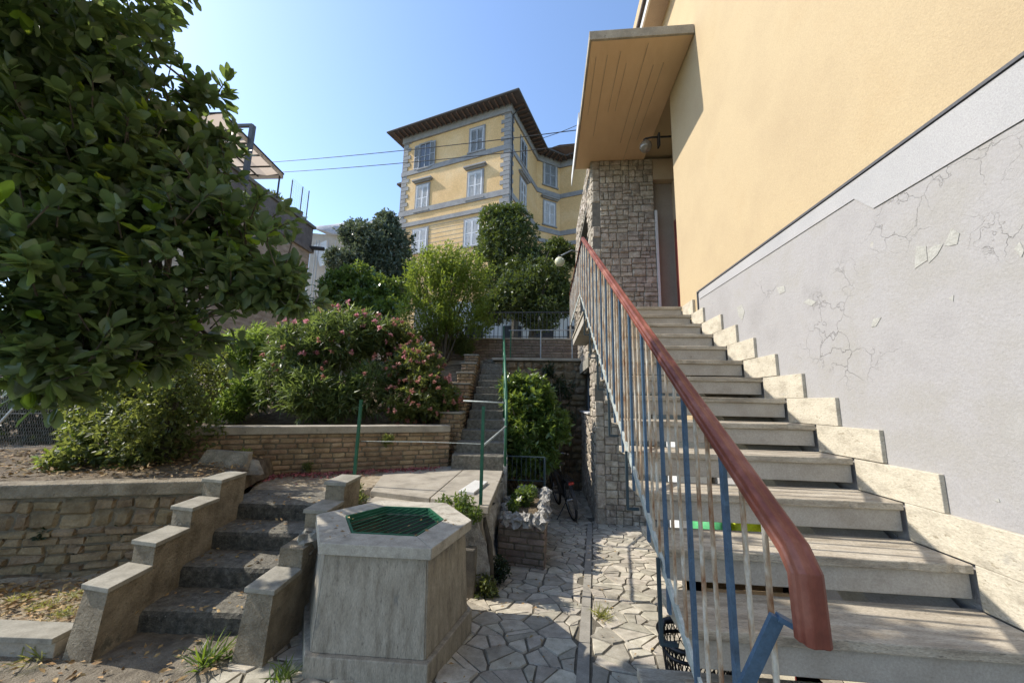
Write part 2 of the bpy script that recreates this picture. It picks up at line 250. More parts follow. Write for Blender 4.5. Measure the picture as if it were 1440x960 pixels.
def link(name, me, parent=None, bevel=0):
    o = bpy.data.objects.new(name, me); COL.objects.link(o)
    if parent is not None:
        o.parent = parent
        if parent.type == 'EMPTY': o.matrix_parent_inverse = Matrix.Translation(-Vector(parent.location))
    if bevel:
        b = o.modifiers.new('bevel', 'BEVEL'); b.width = bevel; b.segments = 2; b.limit_method = 'ANGLE'
    return o
def thing(name, loc, label, cat, group=None):
    o = bpy.data.objects.new(name, None); COL.objects.link(o); o.location = loc; o.empty_display_size = .1
    return tag(o, label, cat, group)
def tag(o, label=None, cat=None, group=None, kind=None):
    if label: o['label'] = label
    if cat: o['category'] = cat
    if group: o['group'] = group
    if kind: o['kind'] = kind
    return o
def struct(o): o['kind'] = 'structure'; return o

def pillow(mb, O, eu, ev, en, u0, u1, v0, v1, gap, dep, jit, mi=0, k=.3):
    w_, h_ = u1-u0, v1-v0; b = min(w_, h_)*k*random.uniform(.5, 1)
    us = [u0+gap, u0+gap+b, u1-gap-b, u1-gap]; vs_ = [v0+gap, v0+gap+b, v1-gap-b, v1-gap]
    d0 = dep*random.uniform(.55, 1.25); tu = random.uniform(-.3, .3)*dep; vs = []
    for j, v in enumerate(vs_):
        for i, u in enumerate(us):
            inner = 0 < i < 3 and 0 < j < 3; corner = i in (0, 3) and j in (0, 3)
            d = (d0 + tu*(i-1.5) + random.uniform(-1, 1)*dep*.22) if inner else -.006
            uu = u + random.uniform(-1, 1)*jit; vv = v + random.uniform(-1, 1)*jit
            if corner: uu += (1 if i == 0 else -1)*b*.35; vv += (1 if j == 0 else -1)*b*.35
            vs.append(O + eu*uu + ev*vv + en*d)
    mb.add(vs, [(j*4+i, j*4+i+1, j*4+i+5, j*4+i+4) for j in range(3) for i in range(3)], mi)
def courses(W, H, ch, ln, wob=0):
    v = 0; out = []
    while v < H-1e-3:
        c = min(random.uniform(*ch), H-v)
        if H-v-c < ch[0]*.6: c = H-v
        u = -random.uniform(0, ln[0])
        while u < W:
            l = random.uniform(*ln)
            a, b = max(u, 0), min(u+l, W)
            if b-a > ln[0]*.25: out.append((a, b, v, v+c))
            u += l
        v += c
    return out
def ashlar(u0, u1, v0, v1, mx, mn):
    w_, h_ = u1-u0, v1-v0
    if w_ <= mx[0] and h_ <= mx[1] and (random.random() < .75 or w_ < mn[0]*2): return [(u0, u1, v0, v1)]
    if (h_ > mx[1] or (h_ > mn[1]*2 and random.random() < .35)) and (h_/mx[1] >= w_/mx[0] or w_ < 2*mn[0]):
        s = v0 + h_*random.uniform(.38, .62) if h_ > 2*mn[1] else None
        if s: return ashlar(u0, u1, v0, s, mx, mn)+ashlar(u0, u1, s, v1, mx, mn)
    if w_ > 2*mn[0]:
        s = u0 + w_*random.uniform(.35, .65); return ashlar(u0, s, v0, v1, mx, mn)+ashlar(s, u1, v0, v1, mx, mn)
    return [(u0, u1, v0, v1)]
def masonry(mb, A, B, z0, H, rects, gap=.006, dep=.015, jit=.003, back=True, cond=None, k=.3):
    """vertical wall face from A to B (xy), facing the right-hand side of A->B"""
    A = Vector((A[0], A[1], z0)); B = Vector((B[0], B[1], z0)); eu = (B-A).normalized(); W = (B-A).length
    en = eu.cross(Vector((0, 0, 1))); ev = Vector((0, 0, 1))
    for (u0, u1, v0, v1) in rects:
        if cond and not cond((u0+u1)/2, (v0+v1)/2): continue
        pillow(mb, A, eu, ev, en, u0, u1, v0, v1, gap, dep, jit, 0, k)

# leaf clouds -------------------------------------------------------
LT = dict(
 broad=(np.array([(0,0,0),(.28,.17,.03),(.28,-.17,.03),(.28,0,-.02),(.66,.23,.02),(.66,-.23,.02),(.66,0,-.05),(.92,.10,-.06),(.92,-.10,-.06),(1,0,-.1)]),
        [(0,3,1),(0,2,3),(1,3,6,4),(3,2,5,6),(4,6,9,7),(6,5,8,9)]),
 mid=(np.array([(0,0,0),(.45,.2,.04),(.45,-.2,.04),(1,0,-.08)]), [(0,2,3,1)]),
 mid2=(np.array([(0,0,0),(.42,.22,.05),(.42,-.22,.05),(1,0,-.08),(.42,0,-.03)]), [(0,4,1),(0,2,4),(1,4,3),(4,2,3)]),
 narrow=(np.array([(0,0,0),(.4,.08,.02),(.4,-.08,.02),(1,0,-.1)]), [(0,2,3,1)]),
 blade=(np.array([(0,-.03,0),(0,.03,0),(.55,.025,.0),(.55,-.025,.0),(1,0,-.16)]), [(0,3,2,1),(3,4,2)]),
 petal=(np.array([(0,0,0),(.5,.4,.12),(.5,-.4,.12),(1,0,.05)]), [(0,2,3,1)]),
)
def leafcloud(name, P, D, size, kind, material, parent=None, roll=None, sj=.3, up=.0):
    """P (n,3) bases, D (n,3) directions"""
    T, F = LT[kind]; P = np.asarray(P, float); D = np.asarray(D, float); n = len(P)
    D = D/np.linalg.norm(D, axis=1, keepdims=True)
    Z = RNG.normal(size=(n, 3))*.55 + np.array([0, 0, 1.0]); Y = np.cross(Z, D); Y /= np.linalg.norm(Y, axis=1, keepdims=True)+1e-9; Zn = np.cross(D, Y)
    s = size*(1+sj*RNG.uniform(-1, 1, n))[:, None, None]
    V = P[:, None, :] + s*(T[None, :, 0:1]*D[:, None, :] + T[None, :, 1:2]*Y[:, None, :] + T[None, :, 2:3]*Zn[:, None, :])
    k = len(T); V = V.reshape(-1, 3)
    lens = np.array([len(f) for f in F]); base = np.concatenate([np.array(f) for f in F])
    loops = (base[None, :] + (np.arange(n)*k)[:, None]).ravel(); tot = np.tile(lens, n); start = np.concatenate([[0], np.cumsum(tot)[:-1]])
    me = bpy.data.meshes.new(name); me.vertices.add(len(V)); me.vertices.foreach_set('co', V.astype(np.float32).ravel())
    me.loops.add(len(loops)); me.loops.foreach_set('vertex_index', loops.astype(np.int32))
    me.polygons.add(len(tot)); me.polygons.foreach_set('loop_start', start.astype(np.int32)); me.polygons.foreach_set('loop_total', tot.astype(np.int32))
    if kind == 'broad': me.polygons.foreach_set('use_smooth', np.ones(len(tot), bool))
    me.update(calc_edges=True); me.materials.append(MT[material]); return link(name, me, parent)
def rdir(n):
    d = RNG.normal(size=(n, 3)); return d/np.linalg.norm(d, axis=1, keepdims=True)
def blobs(specs, n, shell=.55, nz=2.2, th=-.15, flatz=1.0):
    """specs: list of (centre, (rx,ry,rz)); returns twig points and outward dirs"""
    C = np.array([s[0] for s in specs], float); R_ = np.array([s[1] if hasattr(s[1], '__len__') else (s[1],)*3 for s in specs], float)
    wgt = (R_[:, 0]*R_[:, 2])**1.0; wgt /= wgt.sum(); P = []; D = []; off = random.uniform(0, 50)
    tries = 0
    while len(P) < n and tries < n*12:
        tries += 1
        i = RNG.choice(len(specs), p=wgt); d = rdir(1)[0]; t = shell+(1-shell)*RNG.uniform()**.6
        q = C[i]+d*R_[i]*t*(1+.22*noise.noise(Vector(d*2.3)+Vector(C[i])))
        if noise.noise(Vector(q)*nz+Vector((off, 0, 0))) < th+.25*RNG.uniform(-1, 1): continue
        P.append(q); D.append(d/R_[i]*R_[i].mean()+np.array([0, 0, .25]))
    return np.array(P), np.array(D)
def rosette(P, D, k, spread, back=.06, fwd=0.0):
    """k leaves about each twig end"""
    n = len(P); D = D/np.linalg.norm(D, axis=1, keepdims=True)
    PP = np.repeat(P, k, 0); DD = np.repeat(D, k, 0)
    r = rdir(n*k); L_ = DD*fwd + r*spread + DD*(1-spread)*.9
    PP = PP - DD*back*RNG.uniform(0, 1, (n*k, 1))
    return PP, L_
def branches(mb, root, tips, r0, r1=.006, n=6, sag=.1):
    for t in tips:
        a = Vector(root); b = Vector(t); mid = a.lerp(b, .5)+Vector((random.uniform(-1, 1), random.uniform(-1, 1), random.uniform(0, 1)))*(b-a).length*sag
        pts = [a.lerp(mid, s/3*1.0).lerp(mid.lerp(b, s/3), s/3) if False else (a*(1-s/4)**2 + mid*2*(s/4)*(1-s/4) + b*(s/4)**2) for s in range(5)]
        mb.tube(pts, [r0*(1-s/4)+r1*s/4 for s in range(5)], n, cap=False)
# ================================================================ GROUND
G = -1.6
def gz(Y): return G if Y < 2.4 else (G-.102*(Y-2.4) if Y < 7 else -2.07)
mb = MB()
xs = [-400, -60, -6.6, -1.9, -.6, .9, 2.4, 60, 400]; ys = [-300, -20, 0, 2.4, 4, 7, 10.2, 60, 400]
for x in range(len(xs)):
    for y in range(len(ys)): mb.v.append((xs[x], ys[y], gz(ys[y])-.03))
for x in range(len(xs)-1):
    for y in range(len(ys)-1): a = x*len(ys)+y; mb.f.append((a, a+len(ys), a+len(ys)+1, a+1)); mb.mi.append(0)
struct(mb.build('ground', 'field'))
# crazy paving: real stones over a mortar bed
STR0, STR1 = Vector((.22, 2.0)), Vector((.83, 7.3))
def strip_x(Y): return .22+(Y-2.48)*(.81-.22)/(7.3-2.48)
mb = MB()
for (x0, x1, y0, y1) in ((-2.0, 2.4, -.5, 2.4), (-2.0, 2.4, 2.4, 7.0), (-.7, 2.4, 7.0, 10.0)):
    mb.add([(x0, y0, gz(y0)), (x1, y0, gz(y0)), (x1, y1, gz(y1)), (x0, y1, gz(y1))], [(0, 1, 2, 3)])
base = mb
def voronoi_cells(x0, x1, y0, y1, s, jit=.46):
    nx = int((x1-x0)/s); ny = int((y1-y0)/s); pt = {}
    for i in range(-2, nx+3):
        for j in range(-2, ny+3): pt[i, j] = (x0+(i+.5+random.uniform(-jit, jit)+(.5 if j % 2 else 0))*s, y0+(j+.5+random.uniform(-jit, jit))*s)
    for i in range(nx):
        for j in range(ny):
            px, py = pt[i, j]; poly = [(px-s*2, py-s*2), (px+s*2, py-s*2), (px+s*2, py+s*2), (px-s*2, py+s*2)]
            for di in (-2, -1, 0, 1, 2):
                for dj in (-2, -1, 0, 1, 2):
                    if (di or dj) and (i+di, j+dj) in pt:
                        qx, qy = pt[i+di, j+dj]; mx, my = (px+qx)/2, (py+qy)/2; nx_, ny_ = qx-px, qy-py; out = []
                        for k in range(len(poly)):
                            a, b = poly[k-1], poly[k]; da = (a[0]-mx)*nx_+(a[1]-my)*ny_; db = (b[0]-mx)*nx_+(b[1]-my)*ny_
                            if (da <= 0) != (db <= 0): t = da/(da-db); out.append((a[0]+(b[0]-a[0])*t, a[1]+(b[1]-a[1])*t))
                            if db <= 0: out.append(b)
                        poly = out
                        if not poly: break
                if not poly: break
            if len(poly) > 2: yield (px, py), poly
def shards(x0, x1, y0, y1, s):
    def cen(p): return (sum(q[0] for q in p)/len(p), sum(q[1] for q in p)/len(p))
    for c, poly in voronoi_cells(x0, x1, y0, y1, s, .49):
        parts = [poly]
        if random.random() < .62:
            a = random.uniform(0, math.pi); nx_, ny_ = math.cos(a), math.sin(a); c = cen(poly); L1, L2 = [], []
            for k in range(len(poly)):
                p, q = poly[k-1], poly[k]; dp = (p[0]-c[0])*nx_+(p[1]-c[1])*ny_; dq = (q[0]-c[0])*nx_+(q[1]-c[1])*ny_
                if (dp <= 0) != (dq <= 0): t = dp/(dp-dq); m_ = (p[0]+(q[0]-p[0])*t, p[1]+(q[1]-p[1])*t); L1.append(m_); L2.append(m_)
                (L1 if dq <= 0 else L2).append(q)
            parts = [L1, L2]
        for p in parts:
            if len(p) > 2: yield cen(p), p
def inset(poly, g):
    cx = sum(p[0] for p in poly)/len(poly); cy = sum(p[1] for p in poly)/len(poly)
    out = []
    for p in poly:
        d = math.hypot(p[0]-cx, p[1]-cy)
        if d < 1e-6: return None
        t = max(.3, 1-g*1.25/d); out.append((cx+(p[0]-cx)*t, cy+(p[1]-cy)*t))
    return out
mb = MB(); base.mi = [1]*len(base.f); mb.v = base.v; mb.f = base.f; mb.mi = base.mi
for (c, poly) in shards(-2.0, 2.3, .2, 9.6, .185):
    if c[1] > 7 and c[0] < -.6: continue
    if abs(c[0]-strip_x(c[1])) < .085 and c[1] < 7.35:
        side = 1 if c[0] > strip_x(c[1]) else -1
        poly = [((max(p[0], strip_x(p[1])+.05) if side > 0 else min(p[0], strip_x(p[1])-.05)), p[1]) for p in poly]
    q = inset(poly, random.uniform(.003, .009)); 
    if not q or len(q) < 3: continue
    q = [p for k, p in enumerate(q) if math.hypot(p[0]-q[k-1][0], p[1]-q[k-1][1]) > .012]
    if len(q) < 3: continue
    h = random.uniform(.006, .013); tx, ty = random.uniform(-.02, .02), random.uniform(-.02, .02)
    qi = inset(q, .006) or q; n = len(q)
    vs = [(p[0], p[1], gz(p[1])-.004) for p in q]+[(p[0]+random.uniform(-.002, .002), p[1], gz(p[1])+h+tx*(p[0]-c[0])+ty*(p[1]-c[1])) for p in qi]
    mb.add(vs, [tuple(range(n, 2*n))]+[(k, (k+1) % n, n+(k+1) % n, n+k) for k in range(n)], 0)
struct(mb.build('paved_path', ['paver', 'joint']))
mb = MB(); y = 1.5
while y < 7.2:
    l = random.uniform(.55, .8); a, b = y, y+l-.008
    for (u, v) in ((a, min(b, 2.4)), (max(a, 2.4), min(b, 7.0))):
        if v <= u: continue
        vs = [(strip_x(u)-.038, u, gz(u)-.01), (strip_x(u)+.038, u, gz(u)-.01), (strip_x(v)+.038, v, gz(v)-.01), (strip_x(v)-.038, v, gz(v)-.01)]
        mb.add(vs+[(p[0], p[1], p[2]+.022) for p in vs], [(4,5,6,7),(0,1,5,4),(1,2,6,5),(2,3,7,6),(3,0,4,7)])
    y += l
struct(mb.build('path_strip', 'strip'))

def sheet(name, pts, zf, step, material, amp=.02, drop=.25, ns=2.5):
    """bumpy ground patch over the convex quad pts (ccw)"""
    mb = MB(); a, b, c, d = [Vector(p) for p in pts]; nu = max(2, int(max((b-a).length, (c-d).length)/step)); nv = max(2, int(max((d-a).length, (c-b).length)/step))
    for i in range(nu+1):
        for j in range(nv+1):
            p = a.lerp(b, i/nu).lerp(d.lerp(c, i/nu), j/nv); e = min(i, j, nu-i, nv-j)
            z = zf(p.x, p.y)+amp*(noise.noise(Vector((p.x*ns, p.y*ns, 3)))+.5*noise.noise(Vector((p.x*ns*3.3, p.y*ns*3.3, 8))))
            mb.v.append((p.x, p.y, z-(drop if e == 0 else 0)))
    for i in range(nu):
        for j in range(nv): q = i*(nv+1)+j; mb.f.append((q, q+nv+1, q+nv+2, q+1)); mb.mi.append(0)
    return struct(mb.build(name, material, smooth=True))
sheet('dirt_path', [(-6, 1.0), (-1.75, 1.2), (-1.80, 2.72), (-6, 2.6)], lambda x, y: G+.012, .05, 'shadedirt', .014, .1, 4)
sheet('garden_soil', [(-7, 2.28), (-2.85, 2.34), (-3.0, 3.4), (-7, 2.4)], lambda x, y: -1.50, .04, 'drysoil', .03, .1, 4)
# planted terraces, rising behind the walls
UG = -.765
sheet('upper_garden', [(-9, 1.95), (-2.98, 3.32), (-3.6, 5.0), (-12, 6.5)], lambda x, y: UG-.01, .08, 'soil', .03, .2, 3)
def hill(x, y): return min(.95, -.47+max(0, y-6.3)*.42)
sheet('planted_slope', [(-14, 7.5), (-4.85, 4.35), (-1.5, 9.6), (-14, 13)], lambda x, y: hill(x, y), .2, 'soil', .05, .4, 2)
sheet('planted_bank', [(-4.8, 4.3), (-1.50, 6.05), (-1.62, 9.4), (-2.6, 9.6)], lambda x, y: hill(x, y), .15, 'soil', .03, .3, 2)
mb = MB(); mb.prism([(-60, 9.9), (40, 9.9), (60, 60), (-60, 60)], -2.2, 1.08); struct(mb.build('upper_road', 'concrete'))

# ================================================================ HOUSE
XR = 1.93; NY0, NZ0, TR, RI = 5.264, 1.37, .30, .1855
ny = lambda i: NY0-TR*i
nz_ = lambda i: NZ0-RI*i
house = thing('house', (2.5, 5, -2.07), 'ochre house with peeling grey base, stone-clad corner and canopy, right of the stairs', 'house')
mb = MB(); mb.box(XR, XR+.55, -4, 5.42, -2.1, 8.5); mb.box(XR, XR+.55, 5.42, 15, 4.95, 8.5); mb.build('upper_wall', 'yellow', house)
mb = MB(); mb.xprism([(-4, -2.1), (4.76, -2.1), (4.76, 1.42), (-4, 1.42)], XR-.010, XR); mb.build('grey_base_wall', 'grey', house)
mb = MB(); mb.xprism([(2.34, 1.30), (4.72, 1.325), (4.72, 1.415), (2.34, 1.415)], XR-.016, XR-.012); mb.xprism([(-4, 1.17), (2.22, 1.17), (2.34, 1.30), (2.34, 1.415), (-4, 1.415)], XR-.016, XR-.012)
mb.build('pale_band', 'band', house)
mb = MB(); mb.box(XR-.024, XR, -4, 4.785, 1.42, 1.436); mb.box(XR-.024, XR, 4.765, 4.785, 1.19, 1.42); mb.build('edging_strip', 'darkgrey', house)
for pts in ([(1286, 378), (1288, 346), (1302, 346), (1304, 366), (1296, 371)], [(1306, 370), (1304, 352), (1314, 345), (1326, 343), (1318, 358)], [(1328, 345), (1338, 320), (1349, 328), (1346, 343), (1335, 346)], [(1039, 445), (1036, 432), (1043, 428), (1047, 438), (1044, 450)], [(1130, 425), (1136, 420), (1148, 424), (1141, 430)], [(1225, 460), (1228, 448), (1239, 446), (1232, 458)], [(1096, 414), (1092, 404), (1103, 402), (1104, 410)], [(1426, 350), (1434, 340), (1440, 352), (1436, 362)], [(1334, 419), (1341, 415), (1340, 424)], [(1398, 703), (1404, 700), (1406, 706)]):
    q = [atx(a, b, XR-.0125) for a, b in pts]; mb = MB(); mb.add(q+[v+Vector((.0022, 0, 0)) for v in q], [tuple(range(len(q)-1, -1, -1)), tuple(range(len(q), 2*len(q)))]+[(i, (i+1) % len(q), len(q)+(i+1) % len(q), len(q)+i) for i in range(len(q))]); mb.build('bare_plaster_patch', 'patch', house)
# canopy
CX = .585
mb = MB(); mb.box(CX, XR-.002, 4.42, 7.25, 4.87, 4.985)
cn = mb.build('canopy', 'soffit', house, bevel=.006)
mb = MB(); mb.box(CX-.004, XR-.006, 4.385, 4.417, 4.865, 5.0); mb.box(CX-.03, CX-.003, 4.385, 7.25, 4.865, 5.0); mb.build('canopy_fascia', 'concrete', cn, bevel=.004)
mb = MB(); mb.box(CX-.05, CX-.032, 5.9, 7.8, 4.83, 5.06); mb.build('gutter_board', 'whitem', cn)
mb = MB()
for k in range(7):
    x = CX+.06+k*.17+random.uniform(-.04, .04); y0 = 4.46+random.uniform(0, .5); mb.box(x, x+.004, y0, y0+random.uniform(.8, 2.2), 4.864, 4.8695)
mb.build('board_marks', 'concrete', cn)
# stone corner
SX, SY, SR = .885, 7.0, 2.09
CO = 4.868
mb = MB()
r = ashlar(.16, SR-SX-.0, 0, CO+2.07, (.27, .17), (.08, .055))
q = courses(.16, CO+2.07, (.17, .30), (.4, .5)); r += [(0, .16+random.choice((-.0, .03)), a, b) for (_, _, a, b) in q if True and (_ or 1)]
qs = sorted(set((a, b) for (_, _, a, b) in q)); r = [t for t in r if t[0] > .1] + [(0, .165, a, b) for (a, b) in qs]
masonry(mb, (SX, SY), (SR, SY), -2.07, CO+2.07, r, .003, .018, .006, k=.16)
mb.box(SX+.004, SR, SY+.004, SY+.3, -2.1, CO, 1)
mb.build('front_stone_wall', ['stone', 'mortar2'], house)
# left face, with two windows, leaning far end
mb = MB(); WL = 6.0
WINS = [(.66, 2.66, -.18, .72), (.74, 2.8, 2.0, 4.36)]   # u0,u1,z0,z1 (u from the near corner)
def okL(u, v):
    z = v-2.07; 
    if u > 6.2-(z+1)*.42: return False
    return not any(a-.04 < u < b+.04 and c-.02 < z < d+.02 for a, b, c, d in WINS)
r = []
for (a, b, c, d) in [(0, .62, 0, CO+2.07+.3), (.62, 6.3, 0, CO+2.07+.3)]: r += ashlar(a, b, c, d, (.24, .22), (.09, .07))
masonry(mb, (SX, SY+6.3), (SX, SY), -2.07, 7.2, [(6.3-b, 6.3-a, c, d) for a, b, c, d in r], .003, .02, .006, cond=lambda u, v: okL(6.3-u, v), k=.22)
# core with holes: strips around the windows
def corebox(u0, u1, z0, z1): mb.box(SX+.006, SX+.25, SY+u0, SY+u1, z0, z1, 1)
corebox(.01, .66, -2.1, 4.9); corebox(.66, .74, .72, 4.9); corebox(.66, 2.66, -2.1, -.18); corebox(.74, 2.8, .72, 2.0); corebox(.74, 2.8, 4.36, 4.9); corebox(2.66, 3.8, -2.1, .72); corebox(2.8, 3.8, .72, 4.9)
mb.xprism([(SY+3.8, -2.1), (SY+6.2, -2.1), (SY+3.9, 4.9), (SY+3.8, 4.9)], SX+.006, SX+.25, 1)
mb.build('side_stone_wall', ['stone', 'mortar2'], house)
for (a, b, c, d), lab in zip(WINS, ('low basement window', 'tall dark upper window')):
    mb = MB(); mb.box(SX+.16, SX+.2, SY+a, SY+b, c, c+.06); mb.box(SX+.16, SX+.2, SY+a, SY+b, d-.06, d); mb.box(SX+.16, SX+.2, SY+a, SY+a+.06, c+.06, d-.06); mb.box(SX+.16, SX+.2, SY+b-.06, SY+b, c+.06, d-.06); mb.box(SX+.16, SX+.2, SY+(a+b)/2-.03, SY+(a+b)/2+.03, c+.06, d-.06)
    wn = mb.build('window', 'shut', house); wn['label'] = lab
    g = MB(); g.box(SX+.18, SX+.185, SY+a+.06, SY+b-.06, c+.06, d-.06); g.build('pane', 'glass', wn)
mb = MB(); mb.box(SX-.06, SX+.2, SY+.62, SY+2.7, -.21, -.178); wn = mb.build('window_sill', 'whitem', house)
mb = MB(); mb.box(SX-.05, SX+.003, SY+.60, SY+2.7, .72, .94); mb.build('window_lintel', 'coping', house, bevel=.01)
# recess: back wall, door, lintel, corner trim
mb = MB(); mb.box(SR+.002, 2.6, 7.16, 7.3, 1.3, 4.42); mb.build('recess_panel', 'recess', house)
mb = MB(); mb.box(SR+.0, 2.6, 7.0, 7.3, 4.422, 4.868); mb.build('recess_beam', 'beige', house)
mb = MB(); mb.box(SR+.002, SR+.045, 6.97, 7.15, 1.37, 3.75); mb.build('corner_trim', 'whitem', house)
mb = MB(); mb.box(XR+.56, XR+.7, 5.0, 7.3, 1.3, 5.4); mb.build('recess_side_wall', 'beige', house)
mb = MB(); mb.box(XR+.50, XR+.555, 5.60, 5.66, 1.37, 3.5); mb.box(XR+.50, XR+.555, 6.9, 6.96, 1.37, 3.5); mb.box(XR+.50, XR+.555, 5.66, 6.9, 3.44, 3.5); mb.box(XR+.51, XR+.54, 5.66, 6.9, 1.375, 3.44)
dr = mb.build('door', 'door', house); dr['label'] = 'dark red front door ajar in the shaded recess'
mb = MB(); mb.box(XR+.43, XR+.50, 5.8, 5.83, 2.38, 2.40); mb.build('handle', 'chrome', dr)
# eaves above the canopy
e1 = atx(932, 37, XR); 
mb = MB(); mb.box(XR-.30, XR, 2.0, 15, 6.42, 6.46); ev_ = mb.build('eaves_soffit', 'recess', house)
mb = MB(); mb.box(XR-.33, XR-.301, 2.0, 15, 6.40, 6.55); mb.build('eaves_fascia', 'whitem', ev_)
mb = MB(); mb.box(XR-.38, XR+.2, 2.0, 15, 6.56, 6.62); mb.build('roof_edge', 'roof', ev_)

# ================================================================ EXTERNAL STAIRCASE
st = thing('staircase', (1.2, 3, G), 'open travertine staircase climbing along the grey wall to the house door', 'staircase')
XL = .535
for i in range(1, 14):
    z = nz_(i); Y = ny(i); xl = XL
    mb = MB(); n = 36; fe = [(xl+(XR-.038-xl)*q/n, Y+.0022*noise.noise(Vector((q*.9, i*7, 0)))+(.006 if noise.noise(Vector((q*.6, i*3, 5))) > .42 else 0)) for q in range(n+1)]
    mb.prism(fe+[(XR-.038, Y+TR+.02), (xl, Y+TR+.02)], [z-.04]*(n+3), [z-.0015*(1+noise.noise(Vector((q*.8, i, 9)))) for q in range(n+1)]+[z, z])
    t = mb.build('tread', 'tread', st, bevel=.005)
    mb = MB(); hb = .150 if i < 15 else .17; mb.box(xl+.03, XR-.04, Y+.022, Y+.075, z-hb, z-.0405); mb.build('riser', 'riser', t, bevel=.004)
mb = MB(); mb.box(XL, XR-.038, NY0, 7.0, 1.33, NZ0); mb.box(XL+.0, SX, 7.0, 7.85, 1.33, NZ0)
ld = mb.build('landing', 'tread', st, bevel=.005)
mb = MB(); mb.box(XL+.02, XR-.04, NY0+.02, 6.98, 1.20, 1.329); mb.box(XL+.02, SX-.04, 6.98, 7.83, 1.20, 1.329); mb.build('landing_edge', 'riser', ld)
mb = MB()   # sloping concrete carriage beam against the wall, under the right half
mb.xprism([(ny(15)+.3, G), (ny(15)+.05, G+.0), (NY0+.3, 1.19), (NY0+.3, .95)], 1.50, XR-.05); mb.build('carriage_beam', 'riser', st)
mb = MB(); q0 = atz(895, 936, -1.215); mb.prism([(q0.x-.02, .6), (1.88, .6), (1.88, q0.y), (q0.x, q0.y)], -1.26, -1.215); mb.box(q0.x+.04, 1.86, .65, q0.y-.04, G-.05, -1.2601)
mb.build('bottom_slab', 'tread', st, bevel=.008)
for i in range(0, 17):
    Y = ny(i); z = nz_(i); ln = .505 if i > 1 else .36
    if z < G+.2 and i > 15: break
    y0 = Y-ln
    mb = MB(); mb.box(XR-.036, XR-.011 if y0 < 4.7 else XR-.001, y0, Y-.002, z-RI+.002, z+random.uniform(-.004, .002)); b = mb.build('skirting_block', 'trav', st, bevel=.003)

# ================================================================ STAIR RAILING
RX = .505
rl = thing('stair_railing', (RX, 1, -1.4), 'rusty blue and white barred railing with a red handrail along the staircase', 'railing')
hz = lambda Y: nz_(0)+(NY0-Y)*-(RI/TR)   # nosing line height
OFF = 1.075
Ye = .83; Yt = 5.06
def railz(Y): return hz(Y)+OFF if Y < Yt else hz(Yt)+OFF
def lowz(Y): return hz(Y)+.10 if Y < 5.55 else hz(5.55)+.10
up = (0, 0, 1)
mb = MB()
prof = [(-.027, -.02), (-.027, -.004), (-.023, -.001), (-.023, .012), (-.013, .02), (-.004, .0175), (.004, .0175), (.013, .02), (.023, .012), (.023, -.001), (.027, -.004), (.027, -.02)]
def hrail(mb, pts):
    n = len(prof); vs = []
    for i, p in enumerate(pts):
        p = Vector(p); d0 = (Vector(pts[i])-Vector(pts[i-1])).normalized() if i else (Vector(pts[1])-p).normalized(); d1 = (Vector(pts[i+1])-p).normalized() if i < len(pts)-1 else d0
        t = (d0+d1).normalized(); nrm = Vector((1, 0, 0)).cross(t).normalized(); k = 1/max(.5, d0.dot(t))
        vs += [p+Vector((1, 0, 0))*a+nrm*b*k for a, b in prof]
    fs = [(i*n+k, i*n+(k+1) % n, (i+1)*n+(k+1) % n, (i+1)*n+k) for i in range(len(pts)-1) for k in range(n)]
    fs += [tuple(range(n-1, -1, -1)), tuple(range((len(pts)-1)*n, len(pts)*n))]; mb.add(vs, fs)
kz = railz(Ye)
hrail(mb, [(RX, Ye-.004, kz-.14), (RX, Ye, kz-.02), (RX, Ye+.03, kz+.018), (RX, Yt, railz(Yt)), (RX, 7.85, railz(7.85))])
mb.build('handrail', 'rail', rl, bevel=.004)
mb = MB(); mb.bar((RX, Ye+.03, kz-.01), (RX, Yt, railz(Yt)-.028), .02, .012); mb.bar((RX, Yt, railz(Yt)-.028), (RX, 7.85, railz(7.85)-.028), .02, .012); mb.build('top_bar', 'blue', rl)
mb = MB(); mb.bar((RX, 1.05, lowz(1.05)), (RX, 5.55, lowz(5.55)), .012, .04); mb.bar((RX, 5.55, lowz(5.55)), (RX, 7.85, lowz(7.85)), .012, .04); mb.build('bottom_bar', 'flatbar', rl)
a = (RX, Ye+.004, kz-.15)
mb = MB(); a = (RX+.005, Ye+.02, kz-.135); b_ = aty(1093, 866, Ye+.03); c_ = aty(1046, 968, Ye+.06); c2 = aty(1000, 1060, Ye+.09); mb.bar(a, b_, .022, .010, up=(0, 0, 1)); mb.bar(b_, c_, .026, .010, up=(0, 1, 0)); mb.bar(c_, c2, .026, .010, up=(0, 1, 0)); mb.build('end_bracket', 'blue', rl)
k = 0; Y = .97
while Y < 7.85:
    mb = MB(); top = railz(Y)-.03; jx = random.uniform(-.003, .003)
    if k % 3 == 2 or (k % 3 == 2):
        dropz = lowz(Y)-(.12 if Y < 5.2 and (k//3) % 1 == 0 else 0)
        mb.bar((RX+jx, Y, dropz), (RX, Y, top), .024, .012, up=(1, 0, 0)); o = mb.build('flat_post', 'blue', rl)
    else:
        mb.tube([(RX+jx, Y+random.uniform(-.003, .003), lowz(Y)), (RX+random.uniform(-.002, .002), Y, top)], .0068, 7, cap=False); o = mb.build('baluster', 'rust', rl, smooth=True)
    k += 1; Y += .0945
for i in range(2, 15, 2):   # fixings to the treads and hanging outer posts
    Yb = ny(i)+.12; zb = nz_(i)-.06
    mb = MB(); mb.bar((RX-.02, Yb, lowz(Yb)+.03), (RX-.02, Yb, zb-.07), .018, .014, up=(1, 0, 0)); mb.bar((RX-.02, Yb, zb-.065), (RX+.045, Yb, zb-.065), .016, .014)
    mb.build('fixing_bracket', 'bracket', rl)
